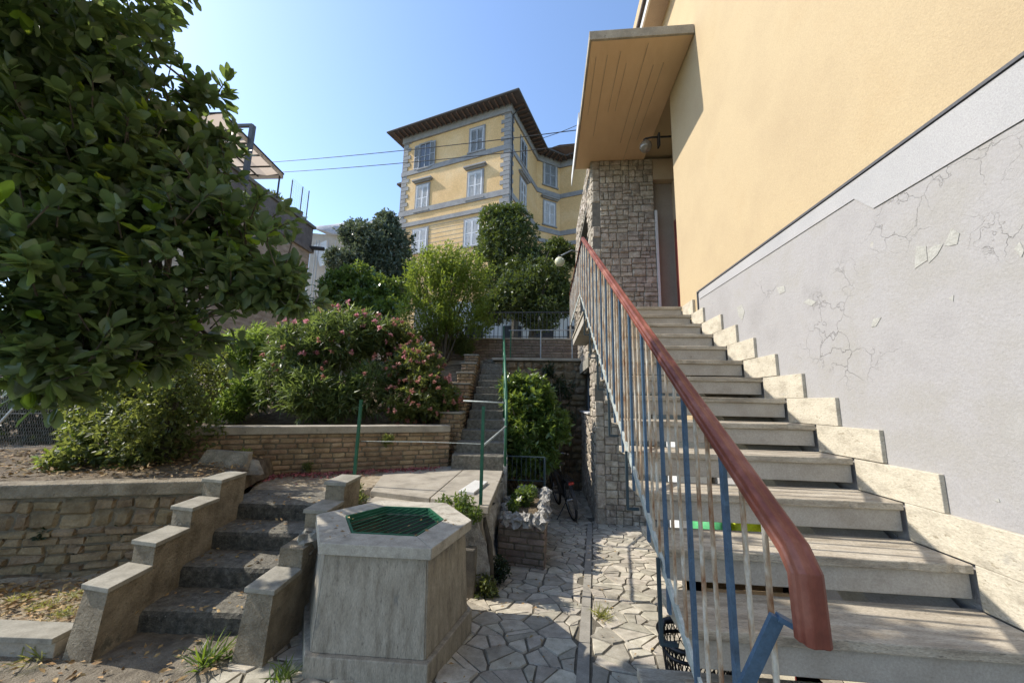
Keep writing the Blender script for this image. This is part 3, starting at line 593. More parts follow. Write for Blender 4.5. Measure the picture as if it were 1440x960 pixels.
mb = MB(); mb.bar((RX, 7.85, lowz(7.85)-.3), (RX, 7.85, railz(7.85)), .03, .03); mb.build('end_post', 'rust', rl)

# ---------------------------------------------------------------- lamps
def wall_lamp(globe, r, arm, label, plate=None):
    t = thing('wall_lamp', arm[-1], label, 'lamp')
    mb = MB(); mb.tube(arm, .016, 8); mb.build('lamp_arm', 'galv' if plate is None else 'dark', t, smooth=True)
    mb = MB(); mb.sphere(globe, r, 24); mb.build('lamp_globe', 'globe' if plate is None else 'globe2', t, smooth=True)
    mb = MB(); mb.tube([(globe[0], globe[1], globe[2]+r*.92), (globe[0], globe[1], globe[2]+r*1.25)], r*.38, 12); mb.build('lamp_cap', 'dark', t)
    if plate: mb = MB(); mb.box(*plate); mb.build('wall_plate', 'dark', t)
g1 = aty(908, 206, 6.0)
wall_lamp(tuple(g1), .105, [(g1.x, 6.0, g1.z+.15), (g1.x+.12, 6.0, g1.z+.17), (XR-.002+.2, 6.0, g1.z+.17)], 'dusty glass globe lamp on a black arm under the house canopy', (XR-.03, XR-.002, 5.95, 6.05, g1.z-.02, g1.z+.22))
g2 = aty(787, 368, 9.0); ex = aty(804, 352, 9.2)
wall_lamp(tuple(g2), .125, [(g2.x+.02, g2.y, g2.z+.15), (ex.x, 9.2, ex.z), (SX+.0, 9.4, ex.z+.02), (SX+.0, 9.4, ex.z-1.2)], 'yellowed globe lamp reaching out from the left side of the stone wall')

# ---------------------------------------------------------------- things under the stairs
def crate(x, y, z, w_, d_, h_, material, label, name='crate', cat='crate'):
    t = thing(name, (x, y, z), label, cat)
    mb = MB(); th = .012
    mb.box(x-w_/2, x+w_/2, y-d_/2, y+d_/2, z, z+th); mb.build('crate_floor', material, t)
    for (a, b, c, d) in ((x-w_/2, x+w_/2, y-d_/2, y-d_/2+th), (x-w_/2, x+w_/2, y+d_/2-th, y+d_/2), (x-w_/2, x-w_/2+th, y-d_/2+th, y+d_/2-th), (x+w_/2-th, x+w_/2, y-d_/2+th, y+d_/2-th)):
        mb = MB()
        for s in range(3): mb.box(a, b, c, d, z+th+s*h_*.34, z+th+s*h_*.34+h_*.26)
        for (e, f) in ((a, min(b, a+.02)), (max(a, b-.02), b)): mb.box(e-.001, f+.001, c-.001, d+.001, z+th, z+h_)
        mb.build('crate_side', material, t)
crate(1.50, 2.15, G, .42, .3, .33, 'redcr', 'bright red plastic crate glimpsed beneath the lowest stair treads')
crate(1.50, 3.2, gz(3.2)+.012, .74, .36, .62, 'card', 'tall brown slatted crate beneath the middle of the staircase')
def sack(x, y, z, rx, ry, rz, material, label):
    mb = MB(); mb.sphere((x, y, z+rz*.85), 1, 20, jit=.22, sc_=(rx, ry, rz)); o = mb.build('sack', material, smooth=True); return tag(o, label, 'sack')
sack(1.60, 3.2, gz(3.2)+.63, .22, .16, .16, 'sackY', 'bright yellow plastic sack glimpsed through the gap between two treads')
sack(1.27, 3.2, gz(3.2)+.63, .11, .16, .15, 'sackG', 'green plastic sack left of the yellow one under the stairs')
cb = thing('filler_box', (1.68, 4.8, gz(4.8)), 'white cabinet standing under the upper part of the staircase', 'filler_box')  # invented box giving the bright strips seen between the treads
mb = MB(); mb.box(1.50, 1.86, 4.6, 4.95, gz(4.6), -.38); mb.build('filler_body', 'paper', cb, bevel=.006)
mb = MB(); mb.box(1.51, 1.85, 4.58, 4.598, gz(4.6)+.08, -.40); mb.build('filler_door', 'whitem', cb, bevel=.004)

# ---------------------------------------------------------------- black mesh basket
bk = thing('basket', (.83, 2.32, G), 'black plastic mesh shopping basket with raised handle beside the foot of the stairs', 'basket')
def ring(cx, cy, z, a, b, n=28): return [(cx+a*math.copysign(abs(math.cos(2*math.pi*i/n))**.6, math.cos(2*math.pi*i/n)), cy+b*math.copysign(abs(math.sin(2*math.pi*i/n))**.6, math.sin(2*math.pi*i/n)), z) for i in range(n+1)]
bx_, by_ = .83, 2.32; zb, zt = G+.02, -1.235; mb = MB(); mb.tube(ring(bx_, by_, zt, .20, .15), .013, 6); mb.tube(ring(bx_, by_, zt-.05, .195, .145), .009, 6); mb.build('rim', 'blackp', bk, smooth=True)
mb = MB(); n = 40; h_ = zt-zb
R0 = ring(bx_, by_, 0, .15, .11, n); R1 = ring(bx_, by_, 0, .195, .145, n)
def bp(i, t): i %= n; a, b = R0[i], R1[i]; return (a[0]*(1-t)+b[0]*t, a[1]*(1-t)+b[1]*t, zb+h_*t)
for i in range(n):
    for s in (5, -5): mb.tube([bp(i, 0), bp(i+s//2, .5), bp(i+s, 1)] if False else [bp(i, 0), bp(i+(1 if s > 0 else -1), .25), bp(i+(2 if s > 0 else -2), .5), bp(i+(3 if s > 0 else -3), .75), bp(i+(4 if s > 0 else -4), 1)], .0032, 4, cap=False)
mb.tube([bp(i, 0) for i in range(n)]+[bp(0, 0)], .008, 5); mb.build('mesh_side', 'blackp', bk)
mb = MB(); mb.prism([(p[0], p[1]) for p in R0[:-1]], zb, zb+.006); mb.build('bottom', 'blackp', bk)
mb = MB(); mb.tube([(bx_-.2, by_, zt), (bx_-.17, by_+.03, zt+.06), (bx_, by_+.05, zt+.09), (bx_+.17, by_+.03, zt+.06), (bx_+.2, by_, zt)], .012, 6); mb.build('handle', 'blackp', bk, smooth=True)

# ================================================================ HEXAGONAL WELL
WT = [(-.68, 2.345), (-.55, 2.92), (-.86, 3.35), (-1.45, 3.33), (-1.74, 2.86), (-1.38, 2.33)]   # rim outline, ccw from the front corner
wc = (sum(p[0] for p in WT)/6, sum(p[1] for p in WT)/6)
sc6 = lambda s: [(wc[0]+(p[0]-wc[0])*s, wc[1]+(p[1]-wc[1])*s) for p in WT]
wl = thing('well', (wc[0], wc[1], G), 'hexagonal travertine well with a green grate over its mouth', 'well')
top, low = sc6(.925), sc6(.985)
for k in range(6):
    a, b = k, (k+1) % 6; A, B = Vector((*low[a], G+.12)), Vector((*low[b], G+.12)); C_, D_ = Vector((*top[b], -.945)), Vector((*top[a], -.945))
    g = .006; e = (B-A).normalized(); nrm = e.cross(Vector((0, 0, 1))); th = nrm*-.025
    q = [A+e*g, B-e*g, C_-e*g, D_+e*g]; mb = MB(); mb.add(q+[v+th for v in q], [(0,1,2,3),(7,6,5,4),(0,4,5,1),(1,5,6,2),(2,6,7,3),(3,7,4,0)])
    mb.build('side_panel', 'wellst', wl, bevel=.003)
mb = MB(); i6 = sc6(.86); o6 = sc6(.905); 
c8, c7 = sc6(.895), sc6(.78)
for k in range(6): a, b = k, (k+1) % 6; mb.prism([c8[a], c8[b], c7[b], c7[a]], G, -.95)
mb.build('well_core', 'mortar2', wl)
mb = MB(); mb.prism(sc6(1.045), G-.03, G+.118); mb.build('plinth', 'wellst', wl, bevel=.006)
inn, out = sc6(.63), sc6(1.0); zt, zb = -.878, -.944
for k in range(6):
    a, b = k, (k+1) % 6; s = .002
    pts = [out[a], out[b], inn[b], inn[a]]; c = (sum(p[0] for p in pts)/4, sum(p[1] for p in pts)/4); pts = [(c[0]+(p[0]-c[0])*.997, c[1]+(p[1]-c[1])*.997) for p in pts]
    mb = MB(); mb.prism(pts, zb, zt); mb.build('rim_slab', 'welltop', wl, bevel=.004)
gr = MB(); gi, go = sc6(.60), sc6(.628)
for k in range(6): a, b = k, (k+1) % 6; gr.prism([go[a], go[b], gi[b], gi[a]], zb+.02, zt+.004)
grate = gr.build('grate', 'green', wl)
mb = MB(); gd = Vector((.93, .37)).normalized(); gd = Vector((math.cos(rad(66)), math.sin(rad(66)))); gn = Vector((-gd.y, gd.x))
def clipline(c0):
    ts = []
    for k in range(6):
        a = Vector(gi[k]); b = Vector(gi[(k+1) % 6]); da = (a-c0).dot(gn); db = (b-c0).dot(gn)
        if (da > 0) != (db > 0): q = a.lerp(b, da/(da-db)); ts.append((q-c0).dot(gd))
    return (min(ts), max(ts)) if len(ts) == 2 else None
for k in range(-9, 10):
    c0 = Vector(wc)+gn*(k*.058); t = clipline(c0)
    if t: a = c0+gd*t[0]; b = c0+gd*t[1]; mb.bar((a.x, a.y, zt-.008), (b.x, b.y, zt-.008), .006, .007)
mb.build('grate_bars', 'green', grate)

# ================================================================ GARDEN STEPS (left)
Lf = lambda k: (-2.80-.083*k, 2.54+.32*k)
Rt = lambda k: (-1.97-.055*k, 2.615+.32*k)
gs = thing('garden_steps', (-2.4, 2.6, G), 'four dark concrete steps climbing between two stepped low walls', 'steps')
for k in range(4):
    z = G+.148*(k+1); e = 1.15 if k < 3 else 1.6; mb = MB(); A = Vector((*Lf(k), 0)); B = Vector((*Rt(k), 0)); C_ = Vector((*Rt(k+e), 0)); D_ = Vector((*Lf(k+e), 0)); n = 26
    vs = []
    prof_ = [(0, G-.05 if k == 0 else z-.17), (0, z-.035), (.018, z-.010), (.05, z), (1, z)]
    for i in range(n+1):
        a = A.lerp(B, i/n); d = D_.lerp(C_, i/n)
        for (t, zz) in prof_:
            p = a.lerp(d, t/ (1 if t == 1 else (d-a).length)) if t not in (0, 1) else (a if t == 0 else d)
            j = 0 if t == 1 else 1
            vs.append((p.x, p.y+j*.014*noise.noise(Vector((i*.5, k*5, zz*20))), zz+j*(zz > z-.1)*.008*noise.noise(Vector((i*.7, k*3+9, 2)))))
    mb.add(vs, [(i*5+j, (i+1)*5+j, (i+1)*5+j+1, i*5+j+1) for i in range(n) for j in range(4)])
    mb.mi = [1 if j < 2 else 0 for i in range(n) for j in range(4)]; mb.build('step', ['stepface', 'roughcrete'], gs)  # risers in the darker concrete, treads in the lighter
def stepped_wall(name_label, F, wvec, side, n, step, widths, skip=(), zoff=0):
    t = thing('stepped_wall', (F[0], F[1], G), name_label, 'low wall'); mb = MB()
    for k in range(n):
        fx, fy = F[0]+step[0]*k, F[1]+step[1]*k; z = -1.18+.148*k+zoff
        lx, ly = step[0]*(1 if k < n-1 else 1.15), step[1]*(1 if k < n-1 else 1.15)
        bt = .05 if k == 0 else 0   # battered front of the end pillar
        pts = [(fx, fy), (fx+wvec[0], fy+wvec[1]), (fx+wvec[0]+lx, fy+wvec[1]+ly), (fx+lx, fy+ly)]
        n0 = len(mb.v); mb.prism(pts, G-.05 if k < 2 else G+.12, z-.03)
        if k == 0:
            for q in (n0, n0+1): v = mb.v[q]; mb.v[q] = (v[0]+(-.03 if q == n0 else .0), v[1]-.035, v[2])
        if k in skip: continue
        o = .016; d = Vector((step[0], step[1])).normalized()*o; s = Vector(wvec[:2]).normalized()*o
        P = [Vector(q) for q in pts]; P = [P[0]-d-s, P[1]-d+s, P[2]+s-d*.6, P[3]-s-d*.6]
        c = MB(); c.prism([(q.x, q.y) for q in P], z-.0295, z); c.build('coping_slab', 'coping', t, bevel=.004)
    mb.build('wall_body', 'render', t)
    return t
stepped_wall('low rendered wall with four stepped stone copings, left side of the garden steps', (-2.88, 2.30), (.195, -.025), -1, 4, (-.062, .313), None)
stepped_wall('low rendered wall with stepped stone copings and a crumbled one, between garden steps and well', (-1.86, 2.395), (.18, -.01), 1, 4, (-.03, .305), None, skip=(1,))
mb = MB(); mb.sphere((-1.79, 2.86, -1.09), .1, 12, jit=.5, sc_=(.9, 1.2, .75)); mb.sphere((-1.80, 2.93, -1.06), .08, 10, jit=.6, sc_=(1, 1, .7)); tag(mb.build('broken_stone', 'coping', smooth=False), 'crumbled grey coping lump on the wall between steps and well', 'stone')

# ---------------------------------------------------------------- kerb wall bottom left
kb = MB(); kb.prism([(-6.2, 2.02), (-2.965, 2.265), (-2.975, 2.40), (-6.2, 2.2)], G-.05, -1.505); o = kb.build('kerb_wall', 'concrete', None, bevel=.004); tag(o, 'low grey kerb wall edging the dry garden patch at the left', 'kerb wall')
c = MB(); c.prism([(-6.2, 2.00), (-2.965, 2.245), (-2.975, 2.41), (-6.2, 2.22)], -1.504, -1.47); c.build('kerb_coping', 'coping', o, bevel=.004)

# ================================================================ RUBBLE RETAINING WALL (left)
rw = thing('retaining_wall', (-4, 3, -1.5), 'crumbling rubble stone retaining wall with a thick concrete cap, behind the garden patch', 'wall')
A_, B_ = (-8.2, 1.62), (-2.95, 3.33)
W_ = math.hypot(B_[0]-A_[0], B_[1]-A_[1]); mb = MB()
low_ = courses(W_, .40, (.06, .095), (.10, .26))
upp = [(a, b, c+.40, d+.40) for (a, b, c, d) in ashlar(0, W_, 0, .24, (.24, .17), (.10, .08))]
masonry(mb, A_, B_, -1.53, .68, low_+upp, .002, .022, .013, k=.26)
dx, dy = (B_[0]-A_[0])/W_, (B_[1]-A_[1])/W_; nn = (-dy, dx)
mb.prism([(A_[0]-nn[0]*-.004, A_[1]+nn[1]*.004), (B_[0], B_[1]+.004), (B_[0]+nn[0]*.3, B_[1]+nn[1]*.3), (A_[0]+nn[0]*.3, A_[1]+nn[1]*.3)], -1.6, -.875, 1)
mb.build('stone_face', ['rubble', 'mortar'], rw)
mb = MB(); mb.prism([(A_[0]-nn[0]*.03, A_[1]-nn[1]*.03), (B_[0]-nn[0]*.03, B_[1]-nn[1]*.03), (B_[0]+nn[0]*.16, B_[1]+nn[1]*.16), (A_[0]+nn[0]*.16, A_[1]+nn[1]*.16)], -.874, -.765); mb.build('cap', 'render', rw, bevel=.012)

# ================================================================ TERRACE
TZ = -1.0
mb = MB(); tp = [(-3.12, 3.86), (-2.15, 3.60), (-1.95, 3.72), (-1.9, 4.02), (-.60, 3.72), (-.66, 5.55), (-.72, 6.0), (-1.36, 5.95), (-3.75, 4.80)]
mb.prism(tp, TZ-.75, TZ-.075); tr_ = struct(mb.build('terrace', 'concrete'))
slab = thing('terrace_slab', (-1.3, 4.5, TZ), 'pale cracked concrete slab between the brick wall and the well', 'slab')
def slabpoly(pts, cut): mb = MB(); mb.prism(pts, TZ-.07, TZ); mb.build('slab_panel', 'concrete', slab, bevel=.008)
slabpoly([(-1.93, 4.16), (-1.20, 3.97), (-1.22, 5.93), (-1.37, 5.93), (-2.3, 5.45)], 0)
slabpoly([(-1.19, 3.97), (-.545, 3.74), (-.60, 5.2), (-.63, 5.66), (-1.21, 5.66)], 0)
sheet('terrace_dirt', [(-3.12, 3.78), (-1.94, 3.66), (-2.05, 5.6), (-3.72, 4.76)], lambda x, y: TZ-.012, .05, 'drysoil', .012, .06, 5)
mb = MB(); n = 24   # broken lip in front of the slab
for (y0, z) in ((3.98, TZ-.055),):
    pts = [(-1.86+i*1.2/n, 4.0-.21*i/n-.06+.035*noise.noise(Vector((i*.6, 1, 1)))) for i in range(n+1)]; back_ = [(-.66, 3.85), (-1.86, 4.18)]
    mb.prism(pts+back_, TZ-.3, z)
tag(mb.build('broken_edge', 'concrete'), 'crumbling lower concrete lip along the front of the terrace slab', 'slab edge')
mb = MB(); P = [(-.95, 4.2), (-.77, 4.16), (-.71, 4.74), (-.88, 4.79)]; mb.prism(P, TZ+.001, TZ+.03); tag(mb.build('marble_plate', 'marble', None, bevel=.004), 'loose white marble plate lying on the terrace beside the green post', 'marble plate')
# rough side of the terrace, above the path
mb = MB(); nu, nv = 34, 12
for i in range(nu+1):
    for j in range(nv+1):
        y = 3.55+i*2.6/nu; zt_ = TZ-.07; zb_ = gz(y)-.05; z = zb_+(zt_-zb_)*j/nv; x = -.60-.03*(y-3.7)+.12*(1-j/nv)+.10*noise.noise(Vector((y*3, z*2.2, 4)))+.05*noise.noise(Vector((y*9, z*6, 1)))
        if i == 0: x -= .3
        mb.v.append((x, y, z))
for i in range(nu):
    for j in range(nv): q = i*(nv+1)+j; mb.f.append((q, q+nv+1, q+nv+2, q+1)); mb.mi.append(0)
tag(mb.build('terrace_bank', 'tufa', smooth=False), 'rough rocky bank holding up the terrace beside the path', 'rock bank')
mb = MB(); mb.prism([(-1.9, 3.64), (-.62, 3.52), (-.62, 3.9), (-1.9, 3.9)], -1.75, TZ-.30); tag(mb.build('block_wall', 'mortar2', None, bevel=.02), 'grey crumbling block wall just behind the well', 'wall')
for (a, b, c, lab) in (((-.60, 3.62, -1.72), (-.66, 3.66, -1.3), (-.74, 3.72, -.98), 'thick dry bare stem leaning on the bank behind the well'), ((-.50, 3.74, -1.74), (-.53, 3.78, -1.35), (-.60, 3.82, -1.12), 'thin dry bare stem to the right of the thick one on the bank')):
    mb = MB(); mb.tube([a, b, c], [.035, .028, .02] if 'thick' in lab else [.012, .01, .008], 8); tag(mb.build('dry_stem', 'bark', smooth=True), lab, 'dry stem')

# ================================================================ BRICK WALL with cap
bw = thing('brick_wall', (-2.6, 5.3, TZ), 'long low tan brick wall with a worn concrete cap, below the flowering shrubs', 'wall')
A_, B_ = (-4.75, 4.034), (-1.50, 5.86); W_ = math.hypot(B_[0]-A_[0], B_[1]-A_[1]); mb = MB()
masonry(mb, A_, B_, TZ-.02, .535, courses(W_, .535, (.064, .070), (.14, .27)), .004, .011, .003, k=.3)
dx, dy = (B_[0]-A_[0])/W_, (B_[1]-A_[1])/W_; nn = (-dy, dx)
off = lambda P, s, u=0: (P[0]+nn[0]*s+dx*u, P[1]+nn[1]*s+dy*u)
mb.prism([off(A_, .004), off(B_, .004), off(B_, .25), off(A_, .25)], TZ-.3, -.487, 1)
masonry(mb, B_, off(B_, .35), TZ-.02, .535, courses(.35, .535, (.064, .070), (.14, .27)), .004, .011, .003)
mb.build('brick_face', ['brick', 'mortar'], bw)
mb = MB(); n = 40; P1 = [off(A_, -.03+.008*noise.noise(Vector((i*.5, 0, 0))), W_*i/n) for i in range(n+1)]; P2 = [off(A_, .27, W_*i/n) for i in range(n, -1, -1)]
mb.prism(P1+P2, -.486, -.385); mb.build('cap', 'concrete', bw, bevel=.012)

# ================================================================ UPPER STEPS
us = thing('upper_steps', (-1.05, 5.7, TZ), 'long narrow flight of worn grey concrete steps rising beyond the terrace', 'steps')
for k in range(13):
    y = 5.66+.33*k; xr = -.62-.135*(y-5.66)/.99; wd = .70-.018*k if k > 2 else .78-.03*k; z = -.80+.158*k; mb = MB()
    sx = lambda yy: -.62-.136*(yy-5.66)
    zb_ = z-.22 if k else TZ-.05
    pts = [(xr-wd, y-.02), (xr, y), (sx(y+.4), y+.40), (sx(y+.4)-wd, y+.38)]
    mb.prism(pts, zb_, z); mb.build('step', 'stepface', us, bevel=.012)
# side wall (right) carrying the steps
mb = MB(); mb.prism([(-.615, 5.6), (-.56, 5.6), (-1.13, 9.9), (-1.2, 9.9)], [-2.1]*4, [-.93, -.93, 1.05, 1.05]); mb.build('side_wall', 'tufa', us)
# left stepped brick side wall
lw = thing('brick_side_wall', (-1.6, 7.5, TZ), 'tan brick side wall rising beside the upper steps', 'wall')
mb = MB(); cp = []
for k in range(6):
    y0 = 6.2+k*.6; z1 = -.22+.27*k; x0 = -1.42-.1*(y0-6.2)
    rct = courses(.6, z1+1.2, (.065, .072), (.15, .27)); masonry(mb, (x0-.35, y0), (x0, y0), -1.0, z1+1.0, courses(.35, z1+1.0, (.065, .072), (.12, .2)), .004, .012, .003)
    masonry(mb, (x0, y0), (x0-.06, y0+.6), -1.0, z1+1.0, courses(.6, z1+1.0, (.065, .072), (.15, .27)), .004, .012, .003)
    mb.prism([(x0-.35, y0+.004), (x0-.004, y0+.004), (x0-.064, y0+.6), (x0-.41, y0+.6)], -1.0, z1, 1)
    c = MB(); c.prism([(x0-.37, y0-.02), (x0+.02, y0-.02), (x0-.04, y0+.575), (x0-.40, y0+.575)], z1+.001, z1+.035); cp.append(c)
mb.build('brick_face', ['brick', 'mortar'], lw)
for c in cp: c.build('coping_slab', 'coping', lw, bevel=.006)

# ---------------------------------------------------------------- green posts and handrail
def gpost(px0, py0, px1, py1, Y, zb, label, r=.02):
    a = aty(px0, py0, Y); b = aty(px1, py1, Y+.0); mb = MB(); mb.bar((a.x, a.y, zb), b, r*1.5, r*1.5, up=(0, 1, 0)); return tag(mb.build('green_post', 'green'), label, 'post')
gpost(498, 672, 508, 562, 4.35, TZ-.1, 'lone leaning green metal post at the left front of the terrace')
gpost(676, 708, 680, 571, 3.80, TZ-.15, 'green metal post at the terrace corner holding the end of the green handrail')
hr = thing('green_handrail', (-.75, 5.5, TZ), 'green painted tube handrail running up the right side of the upper steps', 'handrail')
p0 = aty(698, 660, 5.55); p1 = aty(703, 508, 5.75); q0 = aty(703, 470, 9.4)
pa = [aty(700, 597, 5.6), aty(706, 500, 5.9)]
mb = MB(); sx = lambda yy: -.60-.136*(yy-5.66)
y0, y1 = 5.62, 9.75; z0, z1 = -.80+.84, 1.10+.84
mb.tube([(sx(y0)+.0, y0, z0), (sx(y1), y1, z1)], .021, 8); mb.build('top_tube', 'green', hr, smooth=True)
mb = MB(); mb.tube([(sx(y0), y0, z0-.42), (sx(y1), y1, z1-.42)], .014, 8); mb.build('middle_tube', 'green', hr, smooth=True)
for y in (5.62, 7.0, 8.4, 9.75):
    zz = -.80+.158*max(0, (y-5.66)/.33); mb = MB(); mb.tube([(sx(y), y, zz-.15), (sx(y), y, zz+.84)], .02, 8); mb.build('upright', 'green', hr, smooth=True)
c1 = aty(680, 573, 3.8); mb = MB(); mb.tube([(sx(y0), y0, z0-.40), tuple(aty(678, 628, 3.8))], .013, 6); mb.build('brace', 'flatbar', hr, smooth=True)
mb = MB(); mb.tube([(sx(y0)-.0, y0, -.02), (-1.28, 5.75, .0)], .012, 6); mb.build('gate_bar', 'flatbar', hr, smooth=True)
# thin wire across brick wall
mb = MB(); mb.tube([aty(508, 620, 4.36), aty(600, 621, 4.0), aty(677, 624, 3.82)], .003, 5); tag(mb.build('fence_wire', 'flatbar'), 'thin pale wire stretched between the two green posts', 'wire')

# ================================================================ PLANTER
pl = thing('planter', (-.28, 4.9, -1.85), 'raised brick planter edged with pale tufa rocks beside the path', 'planter')
PF = [(-.54, 4.50), (-.01, 4.41)]; PB = [(-.50, 6.0), (.02, 5.95)]; H = .52
mb = MB()
masonry(mb, PF[0], PF[1], -1.84, H, courses(.54, H, (.066, .07), (.17, .24)), .0035, .008, .001, k=.2)
masonry(mb, PF[1], PB[1], -1.97, H+.13, courses(1.54, H+.13, (.066, .07), (.17, .24)), .0035, .008, .001, k=.2)
mb.prism([(-.54, 4.504), (-.014, 4.414), (.016, 5.95), (-.50, 6.0)], -2.1, -1.40, 1)
mb.build('brick_face', ['redbrick', 'mortar'], pl)
mb = MB(); mb.prism([(-.50, 4.56), (-.07, 4.50), (-.05, 5.9), (-.46, 5.94)], -1.40, -1.345); mb.build('planter_soil', 'soil', pl)
rk = [(-.46, 4.54, .075), (-.33, 4.52, .08), (-.20, 4.50, .085), (-.06, 4.47, .085), (-.045, 4.64, .07), (-.03, 4.82, .07), (-.03, 5.02, .075), (-.02, 5.22, .07), (-.01, 5.43, .075), (-.01, 5.64, .07), (0, 5.86, .08), (-.18, 5.92, .07), (-.36, 5.94, .08), (-.5, 5.3, .06), (-.5, 4.9, .07)]
for (x, y, r) in rk:
    mb = MB(); mb.sphere((x, y, -1.325), r, 14, jit=.75, sc_=(1, 1.2, .95)); mb.build('edging_rock', 'tufa', pl)

# small garden fence behind the planter
sf = thing('garden_gate', (-.3, 6.1, -2), 'low thin barred metal gate behind the planter, in front of the laurel', 'gate')
a = aty(714, 641, 6.1); b = aty(766, 641, 6.1); zt_ = a.z; mb = MB()
mb.tube([(a.x, 6.1, zt_), (b.x, 6.1, zt_)], .010, 6); mb.tube([(a.x, 6.1, zt_-.36), (b.x, 6.1, zt_-.36)], .008, 6); mb.build('gate_frame', 'bracket', sf)
for i in range(9): x = a.x+(b.x-a.x)*i/8; mb = MB(); mb.tube([(x, 6.1, -1.9 if i in (0, 8) else zt_-.36), (x, 6.1, zt_)], .018 if i == 8 else .005, 6); mb.build('gate_bar', 'bracket', sf)

# ================================================================ BACK WALLS, FENCE
bwl = thing('stone_back_wall', (0, 9.5, -2), 'tall rubble stone wall behind the laurel closing off the path', 'wall')
mb = MB(); masonry(mb, (-1.35, 9.55), (1.0, 9.55), -2.07, 3.1, ashlar(0, 2.35, 0, 3.1, (.42, .28), (.14, .10)), .006, .05, .02, k=.4); mb.box(-1.35, 1.0, 9.56, 9.9, -2.1, 1.05, 1); mb.build('stone_face', ['rubble', 'mortar'], bwl)
mb = MB(); mb.box(-1.4, 1.0, 9.46, 9.95, 1.051, 1.12); mb.build('cap', 'concrete', bwl, bevel=.01)
rb = thing('road_wall', (0, 10.6, 1.1), 'low brown brick wall along the upper road under the railing', 'wall')
mb = MB(); masonry(mb, (-3.2, 10.4), (2.2, 10.4), 1.08, .66, courses(5.4, .66, (.075, .085), (.18, .32)), .004, .012, .003); mb.box(-3.2, 2.2, 10.404, 10.65, 1.0, 1.74, 1); mb.build('brick_face', ['redbrick', 'mortar'], rb)
mb = MB(); mb.box(-3.25, 2.2, 10.36, 10.7, 1.741, 1.79); mb.build('cap', 'concrete', rb, bevel=.008)
rf = thing('road_railing', (0, 10.5, 1.8), 'dark vertical bar railing on top of the road wall', 'railing')
mb = MB(); mb.bar((-3.2, 10.53, 2.58), (2.2, 10.53, 2.58), .04, .03); mb.bar((-3.2, 10.53, 1.86), (2.2, 10.53, 1.86), .03, .02); mb.build('rails', 'dark', rf)
for i in range(46): x = -3.18+i*.118; mb = MB(); mb.bar((x, 10.53, 1.79), (x, 10.53, 2.56), .016, .016); mb.build('railing_bar', 'dark', rf)
tf = thing('path_railing', (-.3, 9.6, 1.1), 'thin pipe railing on the edge of the stone back wall', 'railing')
mb = MB(); mb.tube([(-1.0, 9.6, 1.86), (1.0, 9.6, 1.88)], .014, 6); mb.build('top_rail', 'galv', tf)
for x in (-.94, -.15, .66): mb = MB(); mb.tube([(x, 9.6, 1.12), (x, 9.6, 1.86)], .018, 6); mb.build('railing_post', 'green' if x < -.5 else 'galv', tf)
hb = thing('bright_backdrop', (-1, 19, 1), 'pale wall added across the upper road for the light seen through the railing', 'house')  # white wall with dark panels, added for the light beyond the railing
mb = MB(); mb.box(-6, 6, 16, 22, 1.0, 4.4); mb.build('front_wall', 'whitem', hb)
for x in (-3.6, -1.9, -.5, .9): 
    mb = MB(); mb.box(x, x+.8, 15.95, 16.01, 2.0, 3.3); mb.build('window', 'dark', hb)
# ================================================================ BICYCLE
fb = Vector((-.22, .975, 0)).normalized(); lb = Vector((-fb.y, fb.x, 0)); ubv = (Vector((0, 0, 1))*math.cos(rad(11)) + lb*math.sin(rad(11))).normalized(); lb2 = ubv.cross(fb)
OB = Vector((.50, 7.12, -2.06)); BL = lambda x, y, z: OB + fb*x + lb2*y + ubv*z
bi = thing('bicycle', tuple(OB), 'dark parked city bicycle seen from behind, leaning on its kickstand in the shaded passage', 'bicycle')
R_ = .345
for nm, x0 in (('rear_wheel', 0), ('front_wheel', 1.08)):
    mb = MB(); mb.torus(BL(x0, 0, R_), lb2, R_-.02, .024, 36, 8); wh = mb.build(nm, 'rubber', bi, smooth=True)
    mb = MB(); mb.torus(BL(x0, 0, R_), lb2, R_-.045, .010, 36, 6); mb.build('rim', 'chrome', wh, smooth=True)
    mb = MB()
    for i in range(20):
        a = 2*math.pi*i/20; mb.tube([BL(x0, .02*(-1)**i, R_), BL(x0+math.cos(a)*(R_-.05), 0, R_+math.sin(a)*(R_-.05))], .0014, 3, cap=False)
    mb.tube([BL(x0, -.06, R_), BL(x0, .06, R_)], .02, 8); mb.build('spokes', 'chrome', wh)
    mb = MB(); pts = [BL(x0+math.cos(a)*(R_+.02), 0, R_+math.sin(a)*(R_+.02)) for a in [rad(t) for t in range(10, 191, 12)]]
    for p, q in zip(pts, pts[1:]): mb.bar(p, q, .058, .004, up=lb2) if False else mb.bar(p, q, .058, .004, up=(p+q)/2-BL(x0, 0, R_))
    mb.build('mudguard', 'dark', bi)
mb = MB(); s, h, b2 = BL(.33, 0, .80), BL(.93, 0, .82), BL(.45, 0, .30)
for p, q, r in ((BL(.33, 0, .80), b2, .016), (b2, BL(.96, 0, .70), .018), (BL(.36, 0, .62), BL(.94, 0, .78), .015), (BL(.97, 0, .66), BL(.92, 0, .92), .018), (b2, BL(0, .06, R_), .009), (b2, BL(0, -.06, R_), .009), (s, BL(0, .06, R_), .008), (s, BL(0, -.06, R_), .008), (BL(.97, .05, .66), BL(1.08, .05, R_), .012), (BL(.97, -.05, .66), BL(1.08, -.05, R_), .012)): mb.tube([p, q], r, 8)
mb.build('frame', 'dark', bi, smooth=True)
mb = MB(); mb.tube([BL(.33, 0, .8), BL(.30, 0, .93)], .013, 8); mb.build('seat_post', 'chrome', bi)
mb = MB(); mb.sphere(BL(.27, 0, .95), .12, 16, sc_=(.8, 1.15, .32)); mb.build('saddle', 'blackp', bi, smooth=True)
